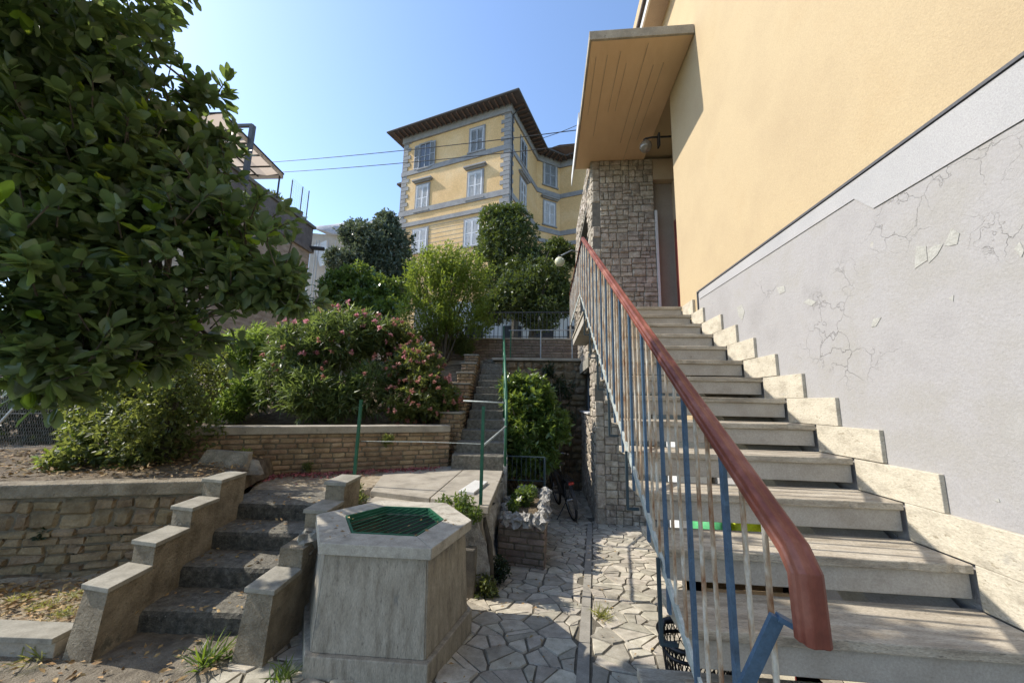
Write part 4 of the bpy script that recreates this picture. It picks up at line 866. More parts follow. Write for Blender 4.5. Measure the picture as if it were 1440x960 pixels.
mb = MB(); mb.tube([BL(.80, .29, 1.0), BL(.86, .22, 1.02), BL(.93, .06, 1.0), BL(.92, -.06, 1.0), BL(.86, -.22, 1.02), BL(.80, -.29, 1.0)], .011, 8); mb.tube([BL(.92, 0, .9), BL(.925, 0, 1.0)], .014, 8); hbx = mb.build('handlebar', 'chrome', bi, smooth=True)
for sgn in (1, -1): mb = MB(); mb.tube([BL(.80, .29*sgn, 1.0), BL(.70, .31*sgn, .99)], .017, 8); mb.build('grip', 'blackp', hbx)
mb = MB()
for y in (-.06, -.02, .02, .06): mb.tube([BL(-.28, y, .74), BL(.24, y, .75)], .005, 5)
for x in (-.28, -.1, .1, .24): mb.tube([BL(x, -.06, .742), BL(x, .06, .742)], .005, 5)
for sgn in (1, -1): mb.tube([BL(-.18, .06*sgn, .742), BL(0, .07*sgn, R_)], .005, 5)
mb.build('rack', 'dark', bi)
mb = MB(); mb.bar(BL(-.30, -.045, .70), BL(-.30, .045, .70), .03, .04); mb.build('rear_light', 'redlens', bi)
mb = MB(); mb.tube([BL(.1, .06, .30), OB+lb*.30+fb*.02+Vector((0, 0, .01))], .009, 6); mb.build('kickstand', 'dark', bi)
mb = MB(); mb.torus(BL(.45, -.06, .30), lb2, .085, .006, 20, 5); mb.bar(BL(.45, -.09, .30), BL(.55, -.09, .17), .02, .012); mb.bar(BL(.55, -.18, .17), BL(.55, -.09, .17), .09, .02); mb.bar(BL(.45, .09, .30), BL(.35, .09, .43), .02, .012); mb.bar(BL(.35, .18, .43), BL(.35, .09, .43), .09, .02); mb.build('crank', 'dark', bi)

# ================================================================ VILLA
VA = aty(717, 200, 29.0); VA.z = 0
dL = Vector((-.952, .306, 0)); nL = Vector((-.306, -.952, 0)); dR = Vector((.306, .952, 0)); nR = Vector((.952, -.306, 0))
def uz(px, py, O, d, n): P = atplane(px, py, O, n); return (P-O).dot(d), P.z
def fbox(mb, O, d, n, u0, u1, z0, z1, e0, e1, mi=0):
    a, b = O+d*u0, O+d*u1; q = [a+n*e0, b+n*e0, b+n*e1, a+n*e1]
    vs = [(p.x, p.y, z0) for p in q]+[(p.x, p.y, z1) for p in q]
    mb.add(vs, [(0,3,2,1),(4,5,6,7),(0,1,5,4),(1,2,6,5),(2,3,7,6),(3,0,4,7)], mi)
EZ = uz(717, 148, VA, dL, nL)[1]; WLf = uz(566, 250, VA, dL, nL)[0]
uB = uz(755, 262, VA, dR, nR)[0]; VB = VA+dR*uB
dC = Vector((math.sin(rad(58)), math.cos(rad(58)), 0)); nC = Vector((dC.y, -dC.x, 0)); uC = uz(787, 250, VB, dC, nC)[0]; VC = VB+dC*uC
dD = Vector((.952, -.306, 0)); nD = Vector((-.306, -.952, 0)); VD = VC+dD*6
print('villa', EZ, WLf, uB, uC)
vl = thing('villa', (VA.x, VA.y, 1.0), 'tall three-storey yellow villa with grey quoins, shuttered windows and deep dark eaves', 'villa')
BK = VA+dL*WLf+dR*9; BD = VD+dR*9
mb = MB(); fp = [VA, VB, VC, VD, BD, BK, VA+dL*WLf]; mb.prism([(p.x, p.y) for p in fp], .8, EZ); mb.build('wall', 'villa', vl)
# cornice, courses
def course(z0, z1, e, material, name='string_course'):
    mb = MB()
    fbox(mb, VA, dL, nL, -e, WLf+e, z0, z1, .001, e)
    fbox(mb, VA, dR, nR, -.0, uB, z0, z1, .001, e); fbox(mb, VB, dC, nC, 0, uC, z0, z1, .001, e); fbox(mb, VC, dD, nD, 0, 6, z0, z1, .001, e)
    return mb.build(name, material, vl)
zc = [uz(712, y, VA, dL, nL)[1] for y in (204, 211, 266, 274, 286, 292)]
course(zc[1], zc[0], .10, 'quoin'); course(zc[3], zc[2], .10, 'quoin'); course(zc[5], zc[4], .16, 'quoin'); course(EZ-.75, EZ, .16, 'quoin', 'cornice')
zlow = 1.0; k = 0; z = 1.2
mb = MB(); mb2 = MB()
while z < EZ-.8:
    l = .85 if k % 2 else .55; fbox(mb, VA, dL, nL, -.05, l, z, z+.38, .0, .055); fbox(mb, VA, dR, nR, -.0, 1.35-l, z, z+.38, .0, .055)
    fbox(mb2, VA, dL, nL, WLf-l, WLf+.05, z, z+.38, .0, .055); z += .42; k += 1
mb.build('quoins', 'quoin', vl); mb2.build('quoins', 'quoin', vl)
# rusticated joints on the lowest storey
mb = MB(); z = 1.2
while z < zc[5]-.2: fbox(mb, VA, dL, nL, .9, WLf-.9, z, z+.035, .0, .012); z += .42
mb.build('rustication', 'quoin', vl)
def shutter(O, d, n, u0, u1, z0, z1, e, material, parent, ang=0, hinge=0):
    """a louvred leaf; ang opens it outward about the hinge side"""
    wd = u1-u0
    if ang:
        H = O+d*(u0 if hinge == 0 else u1)+n*e; s = 1 if hinge == 0 else -1; dd = (d*s*math.cos(ang)+n*math.sin(ang)); nn_ = dd.cross(Vector((0, 0, 1)))
        O2, d2, n2, a, b, e = H, dd, nn_, 0, wd, 0
    else: O2, d2, n2, a, b = O, d, n, u0, u1
    mb = MB(); f = .07
    fbox(mb, O2, d2, n2, a, a+f, z0, z1, e, e+.05); fbox(mb, O2, d2, n2, b-f, b, z0, z1, e, e+.05); fbox(mb, O2, d2, n2, a+f, b-f, z0, z0+.1, e, e+.05); fbox(mb, O2, d2, n2, a+f, b-f, z1-.1, z1, e, e+.05); fbox(mb, O2, d2, n2, a+f, b-f, (z0+z1)/2-.04, (z0+z1)/2+.04, e, e+.05)
    z = z0+.13
    while z < z1-.13:
        p, q = O2+d2*(a+f)+n2*(e+.01), O2+d2*(b-f)+n2*(e+.01); mb.add([(p.x, p.y, z), (q.x, q.y, z), (q.x+n2.x*.035, q.y+n2.y*.035, z-.05), (p.x+n2.x*.035, p.y+n2.y*.035, z-.05)], [(0, 1, 2, 3)]); z += .085
    fbox(mb, O2, d2, n2, a+f, b-f, z0+.1, z1-.1, e-.0, e+.006)
    mb.build('shutter', material, parent)
def window(O, d, n, pxl, pxr, pyt, pyb, kind, material, hood=False, label=None, arch=False):
    ul, zt_ = uz(pxl, (pyt+pyb)/2, O, d, n); ur = uz(pxr, (pyt+pyb)/2, O, d, n)[0]; u0, u1 = min(ul, ur), max(ul, ur); uc = (pxl+pxr)/2
    z1 = uz(uc, pyt, O, d, n)[1]; z0 = uz(uc, pyb, O, d, n)[1]
    w_ = MB(); f = .16
    fbox(w_, O, d, n, u0-f, u0, z0, z1+f, .0, .075); fbox(w_, O, d, n, u1, u1+f, z0, z1+f, .0, .075); fbox(w_, O, d, n, u0, u1, z1, z1+f, .0, .075); fbox(w_, O, d, n, u0-f-.08, u1+f+.08, z0-.14, z0, .0, .16)
    wn = w_.build('window', 'quoin', vl)
    if label: wn['label'] = label
    if hood: h = MB(); fbox(h, O, d, n, u0-.42, u1+.42, z1+.42, z1+.56, .0, .38); fbox(h, O, d, n, u0-.3, u1+.3, z1+.30, z1+.42, .0, .22); h.build('hood', 'quoin', wn)
    um = (u0+u1)/2
    if kind == 'open':
        g = MB(); fbox(g, O, d, n, u0, u1, z0, z1, .0, .01); g.build('pane', 'glass', wn)
        fr = MB(); fbox(fr, O, d, n, um-.04, um+.04, z0, z1, .011, .05); fbox(fr, O, d, n, u0, u1, (z0+z1)/2-.03, (z0+z1)/2+.03, .011, .045); fbox(fr, O, d, n, u0, u0+.06, z0, z1, .011, .05); fbox(fr, O, d, n, u1-.06, u1, z0, z1, .011, .05); fr.build('frame', 'shut', wn)
        wd = (u1-u0)/2; shutter(O, d, n, u0-wd, u0, z0, z1, .09, material, wn, rad(150), 1) if False else shutter(O, d, n, u0-wd-.02, u0-.02, z0, z1, .09, material, wn); shutter(O, d, n, u1+.02, u1+wd+.02, z0, z1, .09, material, wn)
    else:
        fr = MB(); fbox(fr, O, d, n, u0, u0+.05, z0, z1, .0, .09); fbox(fr, O, d, n, u1-.05, u1, z0, z1, .0, .09); fbox(fr, O, d, n, u0+.05, u1-.05, z1-.05, z1, .0, .09); fr.build('frame', 'shutw', wn)
        shutter(O, d, n, u0+.06, um-.01, z0, z1-.06, .02, material, wn); shutter(O, d, n, um+.01, u1-.06, z0, z1-.06, .02, material, wn)
window(VA, dL, nL, 591, 605, 203, 236, 'open', 'shut', label='open window with grey shutters folded back')
window(VA, dL, nL, 662, 680, 181, 213, 'shut', 'shut')
window(VA, dL, nL, 586, 602, 261, 296, 'shut', 'shutw', True); window(VA, dL, nL, 659, 678, 242, 279, 'shut', 'shutw', True)
window(VA, dL, nL, 581, 600, 323, 355, 'shut', 'shutw'); window(VA, dL, nL, 654, 674, 309, 346, 'shut', 'shutw')
window(VA, dR, nR, 732, 740, 199, 233, 'shut', 'shut'); window(VA, dR, nR, 731, 739, 255, 290, 'shut', 'shutw', True)
window(VB, dC, nC, 765, 782, 230, 262, 'shut', 'shut'); window(VB, dC, nC, 765, 780, 285, 317, 'shut', 'shutw', True)
# roof: deep eaves with brackets
ov = 1.25; inner = [VA, VB, VC, VD]
o_ = [VA+nL*ov+nR*ov, VB+nR*ov-dR*.4+Vector((0,0,0)), VC+nC*ov*.9, VD+nD*ov, BD+dR*1, BK+dR*1+dL*1, VA+dL*(WLf+ov)+nL*ov]
mb = MB(); mb.prism([(p.x, p.y) for p in o_], EZ+.0, EZ+.16); rfv = mb.build('roof', 'roof', vl)
cx_ = sum(p.x for p in o_)/7; cy_ = sum(p.y for p in o_)/7
mb = MB(); n = 7; vs = [(p.x, p.y, EZ+.165) for p in o_]+[(p.x*.35+cx_*.65, p.y*.35+cy_*.65, EZ+.7) for p in o_]; mb.add(vs, [(i, (i+1) % n, n+(i+1) % n, n+i) for i in range(n)]+[tuple(range(n, 2*n))]); mb.build('roof_tiles', 'tile', rfv)
mb = MB()
def brackets(O, d, n, u0, u1, st_):
    u = u0
    while u < u1: a = O+d*u; mb.bar((a.x+n.x*.1, a.y+n.y*.1, EZ-.08), (a.x+n.x*(ov-.1), a.y+n.y*(ov-.1), EZ-.06), .10, .13); u += st_
brackets(VA, dL, nL, -.6, WLf+.8, .55); brackets(VA, dR, nR, .3, uB, .55); brackets(VB, dC, nC, .3, uC, .55); brackets(VC, dD, nD, .3, 6, .55)
mb.build('eaves_brackets', 'tile', rfv)
mb = MB(); pts = [(p.x, p.y, EZ+.08) for p in (o_[6], o_[0], o_[1], o_[2], o_[3])]
for a, b in zip(pts, pts[1:]): mb.tube([a, b], .09, 8)
mb.build('gutter', 'darkgrey', rfv)
mb = MB(); p = VA+dR*.35+nR*.09; mb.tube([(p.x, p.y, 1.0), (p.x, p.y, EZ-.8), (p.x+nR.x*.9, p.y+nR.y*.9, EZ-.02)], .06, 8); mb.build('downpipe', 'dark', vl)
wg = thing('villa_wing', tuple(VA+dL*(WLf+2)+Vector((0, 0, 1))), 'lower yellow wing with dark eaves just left of the tall villa', 'house')
mb = MB(); q = VA+dL*WLf+dR*2; zt_ = uz(545, 272, VA+dR*3, dL, nL)[1]
fbox(mb, q, dL, nL, .3, 1.0, 1.0, zt_-.2, -6, -.8); mb.build('wall', 'villa', wg); mb = MB(); fbox(mb, q, dL, nL, -.0, 2.3, zt_-.2, zt_, -7, .2); mb.build('roof', 'roof', wg)

# ================================================================ BRICK TOWER HOUSE, left
T1 = aty(440, 318, 14.0); XT = T1.x; T0 = atx(345, 262, XT); Tb = atx(440, 345, XT)
zT = T1.z; print('tower', T1, T0)
tw = thing('brick_building', (XT-2, 10, -1), 'tall aged brick building with a dark parapet behind the leafy tree', 'building')
mb = MB(); mb.box(XT-6, XT, 9.3, T1.y, -2, zT-1.2); mb.build('wall', 'tower', tw)
mb = MB(); mb.box(XT-6.1, XT+.10, 9.2, T1.y+.1, zT-1.199, zT-1.05); mb.box(XT-6.05, XT+.05, 9.25, T1.y+.05, zT-1.0499, zT-.95); mb.box(XT-6, XT+.02, 9.27, T1.y+.02, zT-.9499, zT-.12); mb.build('parapet', 'towerd', tw)
mb = MB(); mb.box(XT-6.1, XT+.1, 9.2, T1.y+.1, zT-.119, zT); mb.build('parapet_coping', 'mortar2', tw)
mb = MB(); mb.tube([(XT-.1, T1.y-.1, zT-1.0), (XT+.55, T1.y+.1, zT-1.0)], .09, 8); mb.build('drain_spout', 'dark', tw)
sh = thing('awning', (XT-1, 11, zT), 'big beige fabric awning stretched over the brick building\'s roof terrace', 'awning')
tip = atx(399, 244, XT+.3); tipb = atx(395, 252, XT+.3); l0 = atx(318, 166, XT+.3); low0 = atx(340, 251, XT+.3)
yb = low0.y
mb = MB(); a, b = Vector(tip), Vector((tip.x, 9.0, tip.z+.25)); d, c = Vector((tip.x-5, tip.y, tip.z+.1)), Vector((tip.x-5, 9.0, tip.z+.35)); n = 10
for i in range(n+1):
    for q in range(9):
        p = a.lerp(b, i/n).lerp(d.lerp(c, i/n), q/8); mb.v.append((p.x, p.y, p.z-.10*math.sin(math.pi*((q*.5) % 1))))
for i in range(n):
    for q in range(8): k = i*9+q; mb.f.append((k, k+9, k+10, k+1)); mb.mi.append(0)
for p, q in ((a, b), (a, d)): mb.add([p, q, q-Vector((0, 0, .22)), p-Vector((0, 0, .22))], [(0, 1, 2, 3)])
mb.build('canvas', 'awn', sh)
mb = MB()
for p, q in ((a, b), (a, d), (d, c), (b, c)): mb.tube([p-Vector((0, 0, .03)), q-Vector((0, 0, .03))], .03, 6)
for t in (.2, .4, .6, .8): mb.tube([a.lerp(b, t)-Vector((0, 0, .13)), d.lerp(c, t)-Vector((0, 0, .13))], .03, 6)
mb.tube([a.lerp(d, .2)-Vector((0, 0, .1)), b.lerp(c, .2)-Vector((0, 0, .1))], .03, 6)
mb.build('awning_frame', 'dark', sh)
pp = atx(343, 262, XT+.35); pq = atx(357, 178, XT+.35); mb = MB(); mb.bar((pq.x, pp.y, zT-.6), (pq.x, pp.y, pq.z), .13, .13); mb.bar((pq.x, pp.y, pq.z), (pq.x-2, pp.y, pq.z+.05), .09, .09); mb.build('awning_post', 'darkgrey', sh)
for yy in (11.6, 9.6): mb = MB(); mb.tube([(tip.x-.1, yy, zT-.1), (tip.x-.1, yy, tip.z)], .03, 6); mb.build('awning_pole', 'dark', sh)
tr = thing('roof_trellis', (XT-.3, T1.y-1, zT), 'thin wire mesh panel between dark rods on the corner of the brick parapet', 'trellis')
for (a, b, c, d) in ((406, 297, 408, 250), (421, 304, 425, 262), (430, 309, 432, 266)):
    p = atx(a, b, XT-.05); q = atx(c, d, XT-.05); mb = MB(); mb.tube([(p.x, p.y, zT-.05), (p.x, p.y, q.z)], .022, 6); mb.build('rod', 'dark', tr)
pa_, pb_ = atx(406, 297, XT-.05), atx(430, 309, XT-.05); mb = MB()
for i in range(13): z = zT+.1+i*.1; mb.tube([(pa_.x, pa_.y, z), (pb_.x, pb_.y, z)], .003, 3)
for i in range(9): y = pa_.y+(pb_.y-pa_.y)*i/8; mb.tube([(pa_.x, y, zT), (pa_.x, y, zT+1.3)], .003, 3)
mb.build('wire_mesh', 'galv', tr)
# pots of plants on the parapet
P, D = blobs([((XT-.1, pa_.y-.6, zT+.15), (.2, .5, .2)), ((XT-.1, pb_.y-.3, zT+.1), (.15, .35, .15))], 90, .2, 3, -1); Q, E_ = rosette(P, D, 5, .7); tag(leafcloud('parapet_plants', Q, E_, .12, 'mid', 'rose'), 'small straggly plants growing along the top of the brick parapet', 'plants')
mb = MB(); mb.tube([(XT-.08, pb_.y-.35, zT), (XT-.08, pb_.y-.35, zT+.25)], [.09, .12], 10); tag(mb.build('flower_pot', 'redbrick'), 'small dark flower pot on the parapet corner beside the trellis', 'pot')

# ================================================================ DRAPED BUILDING beyond
W0 = aty(440, 330, 40); tb = thing('scaffolded_building', (W0.x, 40, 0), 'pale building under repair, draped with grey tarpaulin and white netting', 'building')
pz = lambda px, py, Y: aty(px, py, Y)
a, b, c, d = pz(440, 320, 40), pz(620, 290, 44), pz(620, 344, 44), pz(441, 336, 40)
mb = MB(); mb.prism([(a.x, 40), (b.x, 44), (b.x+2, 54), (a.x, 52)], 0, c.z); mb.build('wall', 'pale', tb)
mb = MB(); n = 18; vs = []
for i in range(n+1):
    t = i/n; x, y = a.x+(b.x-a.x)*t, 40+4*t; zt_ = a.z+(b.z-a.z)*t+.3*math.sin(t*9); zb_ = c.z+.1+.2*math.sin(t*23)
    vs += [(x, y-.6-.15*math.sin(t*31), zb_), (x, y-.3, (zb_+zt_)/2+.2), (x, y+.5, zt_), (x, y+6, zt_+1)]
mb.add(vs, [(i*4+j, i*4+4+j, i*4+5+j, i*4+1+j) for i in range(n) for j in range(3)]); mb.build('tarpaulin', 'tarp', tb, smooth=True)
mb = MB(); q = [pz(441, 345, 39.2), pz(459, 338, 39.2), pz(460, 370, 39.2), pz(450, 375, 39.2)]; mb.add(q+[v+Vector((0, .1, 0)) for v in q], [(3,2,1,0),(4,5,6,7),(0,1,5,4),(1,2,6,5),(2,3,7,6),(3,0,4,7)]); mb.build('netting', 'net', tb)
mb = MB(); w0, w1 = pz(461, 350, 39.5), pz(468, 368, 39.5); mb.box(w0.x, w1.x, 39.9, 40.6, w1.z, w0.z); mb.build('window', 'dark', tb)
for px in (445, 449, 462, 472): p = pz(px, 340, 39); mb = MB(); mb.tube([(p.x, 39, -2), (p.x, 39, pz(px, 338, 39).z)], .05, 5); mb.build('scaffold_pole', 'galv', tb)

# ================================================================ WIRES
def wire(pts, lab, sag=.25, r=.012):
    mb = MB(); a, b = pts; a = Vector(a); b = Vector(b); q = [a.lerp(b, t/14)-Vector((0, 0, sag*4*(t/14)*(1-t/14))) for t in range(15)]; mb.tube(q, r, 5, cap=False); tag(mb.build('overhead_wire', 'wire'), lab, 'wire')
wire((aty(318, 232, 13.0), aty(812, 183, 9.0)), 'upper thin overhead cable crossing in front of the villa to the canopy house', .12)
wire((aty(318, 246, 13.0), aty(812, 204, 9.0)), 'lower thin overhead cable crossing in front of the villa to the canopy house', .12)
wire((aty(764, 194, 9.3), aty(812, 176, 9.0)), 'short cable piece rising to the canopy above the other overhead cables', .02, .008)

# ================================================================ VEGETATION
def B(px, py, Y, r): p = aty(px, py, Y); return (tuple(p), r)
# --- magnolia-like tree, left foreground
mg = [B(35, 140, 2.2, .66), B(130, 235, 2.15, .64), B(20, 380, 1.75, .44), B(180, 140, 2.35, .42), B(250, 220, 2.4, .36), B(310, 315, 2.4, .36), B(225, 360, 2.2, .42), B(100, 430, 1.9, .38), B(388, 395, 2.4, .20), B(0, 10, 2.2, .66), B(115, 60, 2.4, .34), B(305, 190, 2.45, .15), B(30, 500, 1.7, .20), B(150, 470, 2.0, .25), B(225, 450, 2.2, .26), B(325, 400, 2.35, .28), B(285, 135, 2.4, .15), B(60, 260, 2.0, .52), B(185, 270, 2.2, .46), B(285, 430, 2.3, .20), B(50, 70, 2.1, .46), B(85, 500, 1.8, .20), B(345, 345, 2.45, .2), B(55, 535, 1.85, .17), B(150, 515, 2.1, .19), B(225, 500, 2.4, .2), B(290, 470, 2.4, .16), B(410, 420, 2.5, .12),
      ((-3.2, 1.4, 2.75), .95), ((-3.1, .4, 2.6), .9), ((-4.2, 2.0, 1.8), 1.0), ((-3.4, 2.5, 1.4), .3)]
tb0 = aty(225, 668, 4.05); root = (tb0.x, 4.05, UG-.05)
mt_ = thing('magnolia_tree', root, 'large broad-leaved evergreen tree overhanging the left foreground', 'tree')
P, D = blobs(mg, 4700, .35, 2.8, -.10)
keep = np.array([not (p[1] < 1.7 and p[0] > -1.9) for p in P]); P, D = P[keep], D[keep]
Q, E_ = rosette(P, D, 8, .68, .12, .12)
cr_ = leafcloud('crown', Q, E_, .100, 'broad', 'mag', mt_, sj=.45)
# sprigs standing out of the crown
mi_ = mg[:-4]; Ps, Ds, tw = [], [], MB()
for q in range(620):
    P1_, D1_ = blobs(mi_, 1, .93, 2.5, -2); p = Vector(P1_[0]); d = (Vector(D1_[0]).normalized()+Vector(rdir(1)[0])*.45+Vector((0, 0, .25))).normalized(); ln = random.uniform(.08, .2)
    if p.y < 1.5: continue
    tw.tube([p-d*.1, p+d*ln*.55+Vector((0, 0, .01)), p+d*ln], [.005, .0035, .002], 4, cap=False)
    for s_ in range(random.randint(8, 13)): t = random.random()**.6; Ps.append(tuple(p+d*ln*t)); Ds.append(tuple(Vector(rdir(1)[0])*.75+d*.8))
leafcloud('sprig_leaves', Ps, Ds, .098, 'broad', 'mag', mt_, sj=.4)
P2, D2 = blobs(mg, 240, .6, 1.6, -.3); Q, E_ = rosette(P2, D2, 4, .5, .02, .3); leafcloud('sunlit_tint_leaves', Q, E_, .10, 'broad', 'magsun', mt_)  # sunlit highlights of the crown, made by leaf colour
mb = MB(); mb.tube([root, (root[0]+.04, root[1]-.05, .1), (root[0]+.1, root[1]-.35, .8), (root[0]+.7, root[1]-1.4, 1.3)], [.075, .065, .055, .045], 10)
mb.build('trunk', 'bark', mt_, smooth=True)
mb = MB(); mb.add(tw.v, tw.f); hub = [(root[0]+.06, root[1]-.25, .5), (root[0]+.1, root[1]-.35, .8), (root[0]+.7, root[1]-1.4, 1.3)]
for i, g in enumerate(mg): branches(mb, hub[i % 3], [g[0]], .035, .012)
sel = RNG.choice(len(P), 260, replace=False)
for i in sel:
    g = min(mg, key=lambda s: (Vector(s[0])-Vector(P[i])).length); branches(mb, g[0], [tuple(P[i])], .010, .004, 4, .08)
mb.build('branches', 'bark', mt_)

def plant(name, label, cat, specs, n, k, size, kind, material, shell=.5, spread=.6, th=-.2, nz=2.2, trunk=None, group=None, extra=None, tb_=.06, fwd=0, nbr=10):
    c = specs[0][0]; base = trunk or (c[0], c[1], c[2]-.8)
    t = thing(name, base, label, cat, group)
    P, D = blobs(specs, n, shell, nz, th); Q, E_ = rosette(P, D, k, spread, size*.7, fwd); leafcloud('crown' if 'tree' in name else 'foliage', Q, E_, size, kind, material, t)
    mb = MB()
    if 'tree' in name: mb.tube([base, (base[0]+.1, base[1], (base[2]+c[2])/2), c], [tb_, tb_*.8, tb_*.4], 8)
    branches(mb, (base[0], base[1], base[2]+(.0 if 'tree' not in name else (c[2]-base[2])*.5)), [tuple(P[i]) for i in RNG.choice(len(P), nbr, replace=False)], tb_*.35, .006, 5)
    mb.build('trunk' if 'tree' in name else 'stems', 'bark', t)
    if extra:
        for (nm, ma, cnt, kk, s_, kd, zmin) in extra:
            P, D = blobs(specs, cnt, .95, nz, -1); msk = P[:, 2] > zmin; P, D = P[msk], D[msk]
            if len(P): Q, E_ = rosette(P+D/np.linalg.norm(D, axis=1, keepdims=True)*.03, D, kk, .9, .0, .1); leafcloud(nm, Q, E_, s_, kd, ma, t)
    return t
# vine-like shrub below the tree
plant('garden_shrub', 'dense leafy shrub with sunlit yellow-green edges under the big tree', 'shrub', [B(150, 610, 3.9, .42), B(215, 580, 4.1, .45), B(265, 600, 4.2, .40), B(110, 640, 3.6, .26), B(190, 640, 3.8, .32), B(280, 520, 4.4, .42), B(200, 530, 4.3, .42), B(80, 655, 3.5, .15), B(240, 560, 3.8, .32), B(230, 500, 4.0, .35), B(150, 520, 4.3, .4), B(180, 600, 3.5, .3), B(120, 565, 4.0, .34), B(180, 525, 3.9, .34), B(100, 540, 4.3, .25)], 3000, 7, .06, 'mid2', 'rose', .3, .8, -.3, 3, trunk=tuple(Vector((aty(200, 660, 4.0).x, 4.0, UG))))
plant('sun_tinted_shrub', 'small bush tinted sunlit yellow-green at the left of the dense shrub', 'shrub', [B(118, 560, 4.4, .16), B(95, 600, 4.0, .13), B(130, 600, 4.1, .2), B(75, 650, 3.6, .16), B(110, 625, 3.8, .16)], 260, 6, .07, 'mid2', 'magsun', .3, .8, -.5, 3, trunk=tuple(Vector((aty(110, 660, 3.9).x, 3.9, UG))))  # backlit look of the shrub painted into its leaf colour
# oleanders behind the brick wall
ole = 'flowering shrubs behind the brick wall'
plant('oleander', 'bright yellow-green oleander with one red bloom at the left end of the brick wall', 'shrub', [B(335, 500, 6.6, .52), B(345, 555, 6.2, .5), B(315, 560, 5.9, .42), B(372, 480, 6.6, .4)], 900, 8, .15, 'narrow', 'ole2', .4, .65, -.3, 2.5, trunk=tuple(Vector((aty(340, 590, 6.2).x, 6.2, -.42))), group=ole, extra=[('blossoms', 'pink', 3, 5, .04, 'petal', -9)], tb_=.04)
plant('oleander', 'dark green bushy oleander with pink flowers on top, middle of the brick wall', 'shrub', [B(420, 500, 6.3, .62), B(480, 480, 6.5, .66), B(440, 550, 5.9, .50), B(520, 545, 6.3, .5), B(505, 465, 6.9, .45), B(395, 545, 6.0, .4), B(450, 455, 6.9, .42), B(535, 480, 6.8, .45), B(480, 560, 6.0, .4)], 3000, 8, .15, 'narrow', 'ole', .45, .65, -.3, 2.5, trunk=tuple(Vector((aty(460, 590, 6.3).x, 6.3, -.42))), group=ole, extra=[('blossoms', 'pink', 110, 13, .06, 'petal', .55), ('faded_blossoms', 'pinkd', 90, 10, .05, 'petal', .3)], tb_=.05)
plant('oleander', 'rounded shrub with dull pink blooms at the right end of the brick wall', 'shrub', [B(585, 520, 6.6, .52), B(600, 555, 6.3, .46), B(560, 480, 7.0, .42), B(625, 560, 6.5, .30), B(570, 565, 6.1, .34)], 1900, 8, .085, 'mid', 'rose', .45, .75, -.3, 2.5, trunk=tuple(Vector((aty(590, 590, 6.5).x, 6.5, -.42))), group=ole, extra=[('blossoms', 'pinkd', 190, 10, .05, 'petal', -9), ('bright_blossoms', 'pink', 30, 12, .05, 'petal', .2)], tb_=.05)
# upright privet-like shrub with long shoots
pv = thing('tall_shrub', tuple(Vector((aty(628, 500, 9.6).x, 9.6, .9))), 'tall bright green shrub with upright feathery shoots at the centre', 'shrub')
ctr = aty(628, 430, 9.6); mb = MB()
dome = [B(628, 430, 9.6, 1.02), B(610, 400, 9.6, .8), B(648, 395, 9.6, .78), B(625, 380, 9.5, .62), B(600, 455, 9.5, .75), B(655, 450, 9.6, .72)]
P, D = blobs(dome, 2600, .55, 1.6, -.35); D = D*.55+np.array([0, 0, 1.0])*.9
Ps, Ds = [], []
for p, d in zip(P, D):
    d = Vector(d).normalized(); ln = random.uniform(.18, .42)
    for q in range(9): r = Vector(rdir(1)[0]); Ps.append(tuple(Vector(p)+d*ln*q/9)); Ds.append(tuple(r*.85+d*.7))
leafcloud('foliage', Ps, Ds, .085, 'mid', 'lime', pv)
branches(mb, (ctr.x, 9.6, .85), [tuple(P[i]) for i in range(24)], .03, .006, 5); mb.build('stems', 'bark', pv)
# background trees
trees = 'trees between the garden and the villa'
plant('evergreen_tree', 'grey-green loose tree against the sky, left of the tall bright shrub', 'tree', [B(530, 345, 15, 1.15), B(505, 375, 14.5, 1.0), B(555, 385, 15, 1.1), B(500, 330, 15, .75), B(545, 315, 15.3, .62), B(475, 365, 15, .6), B(565, 345, 15.3, .7)], 4200, 7, .17, 'mid', 'olive', .35, .8, -.22, 1.1, trunk=tuple(Vector((aty(525, 400, 15).x, 15, .5))), group=trees, tb_=.2)
plant('evergreen_tree', 'darker low tree with a sunlit green side, below the grey-green one', 'tree', [B(510, 405, 12.5, .9), B(475, 405, 12.3, .7), B(545, 415, 12.3, .75), B(500, 430, 11.5, .6), B(545, 440, 11.5, .6)], 2600, 7, .15, 'mid', 'laurel', .35, .8, -.22, 1.3, trunk=tuple(Vector((aty(510, 440, 12.5).x, 12.5, .5))), group=trees, tb_=.15)
plant('holm_oak_tree', 'tall dark round-topped tree hiding the villa\'s lower right corner', 'tree', [B(715, 345, 16, 1.5), B(700, 315, 16, 1.0), B(725, 310, 16, .8), B(760, 380, 15.5, 1.2), B(690, 375, 15.5, 1.1), B(735, 400, 15, 1.3)], 5200, 7, .15, 'mid', 'oak', .4, .8, -.22, 1.1, trunk=tuple(Vector((aty(722, 440, 16).x, 16, .9))), group=trees, tb_=.2)
plant('holm_oak_tree', 'dark spreading tree between the globe lamp and the tall shrub', 'tree', [B(770, 395, 12.5, .85), B(725, 420, 12.2, .9), B(790, 420, 12.5, .7), B(690, 435, 12.4, .6), B(760, 440, 12, .7), B(800, 360, 14.5, .55), B(783, 350, 14.5, .5)], 3600, 7, .13, 'mid', 'oak', .4, .8, -.2, 1.3, trunk=tuple(Vector((aty(745, 470, 12.3).x, 12.3, 1.0))), group=trees, tb_=.14)
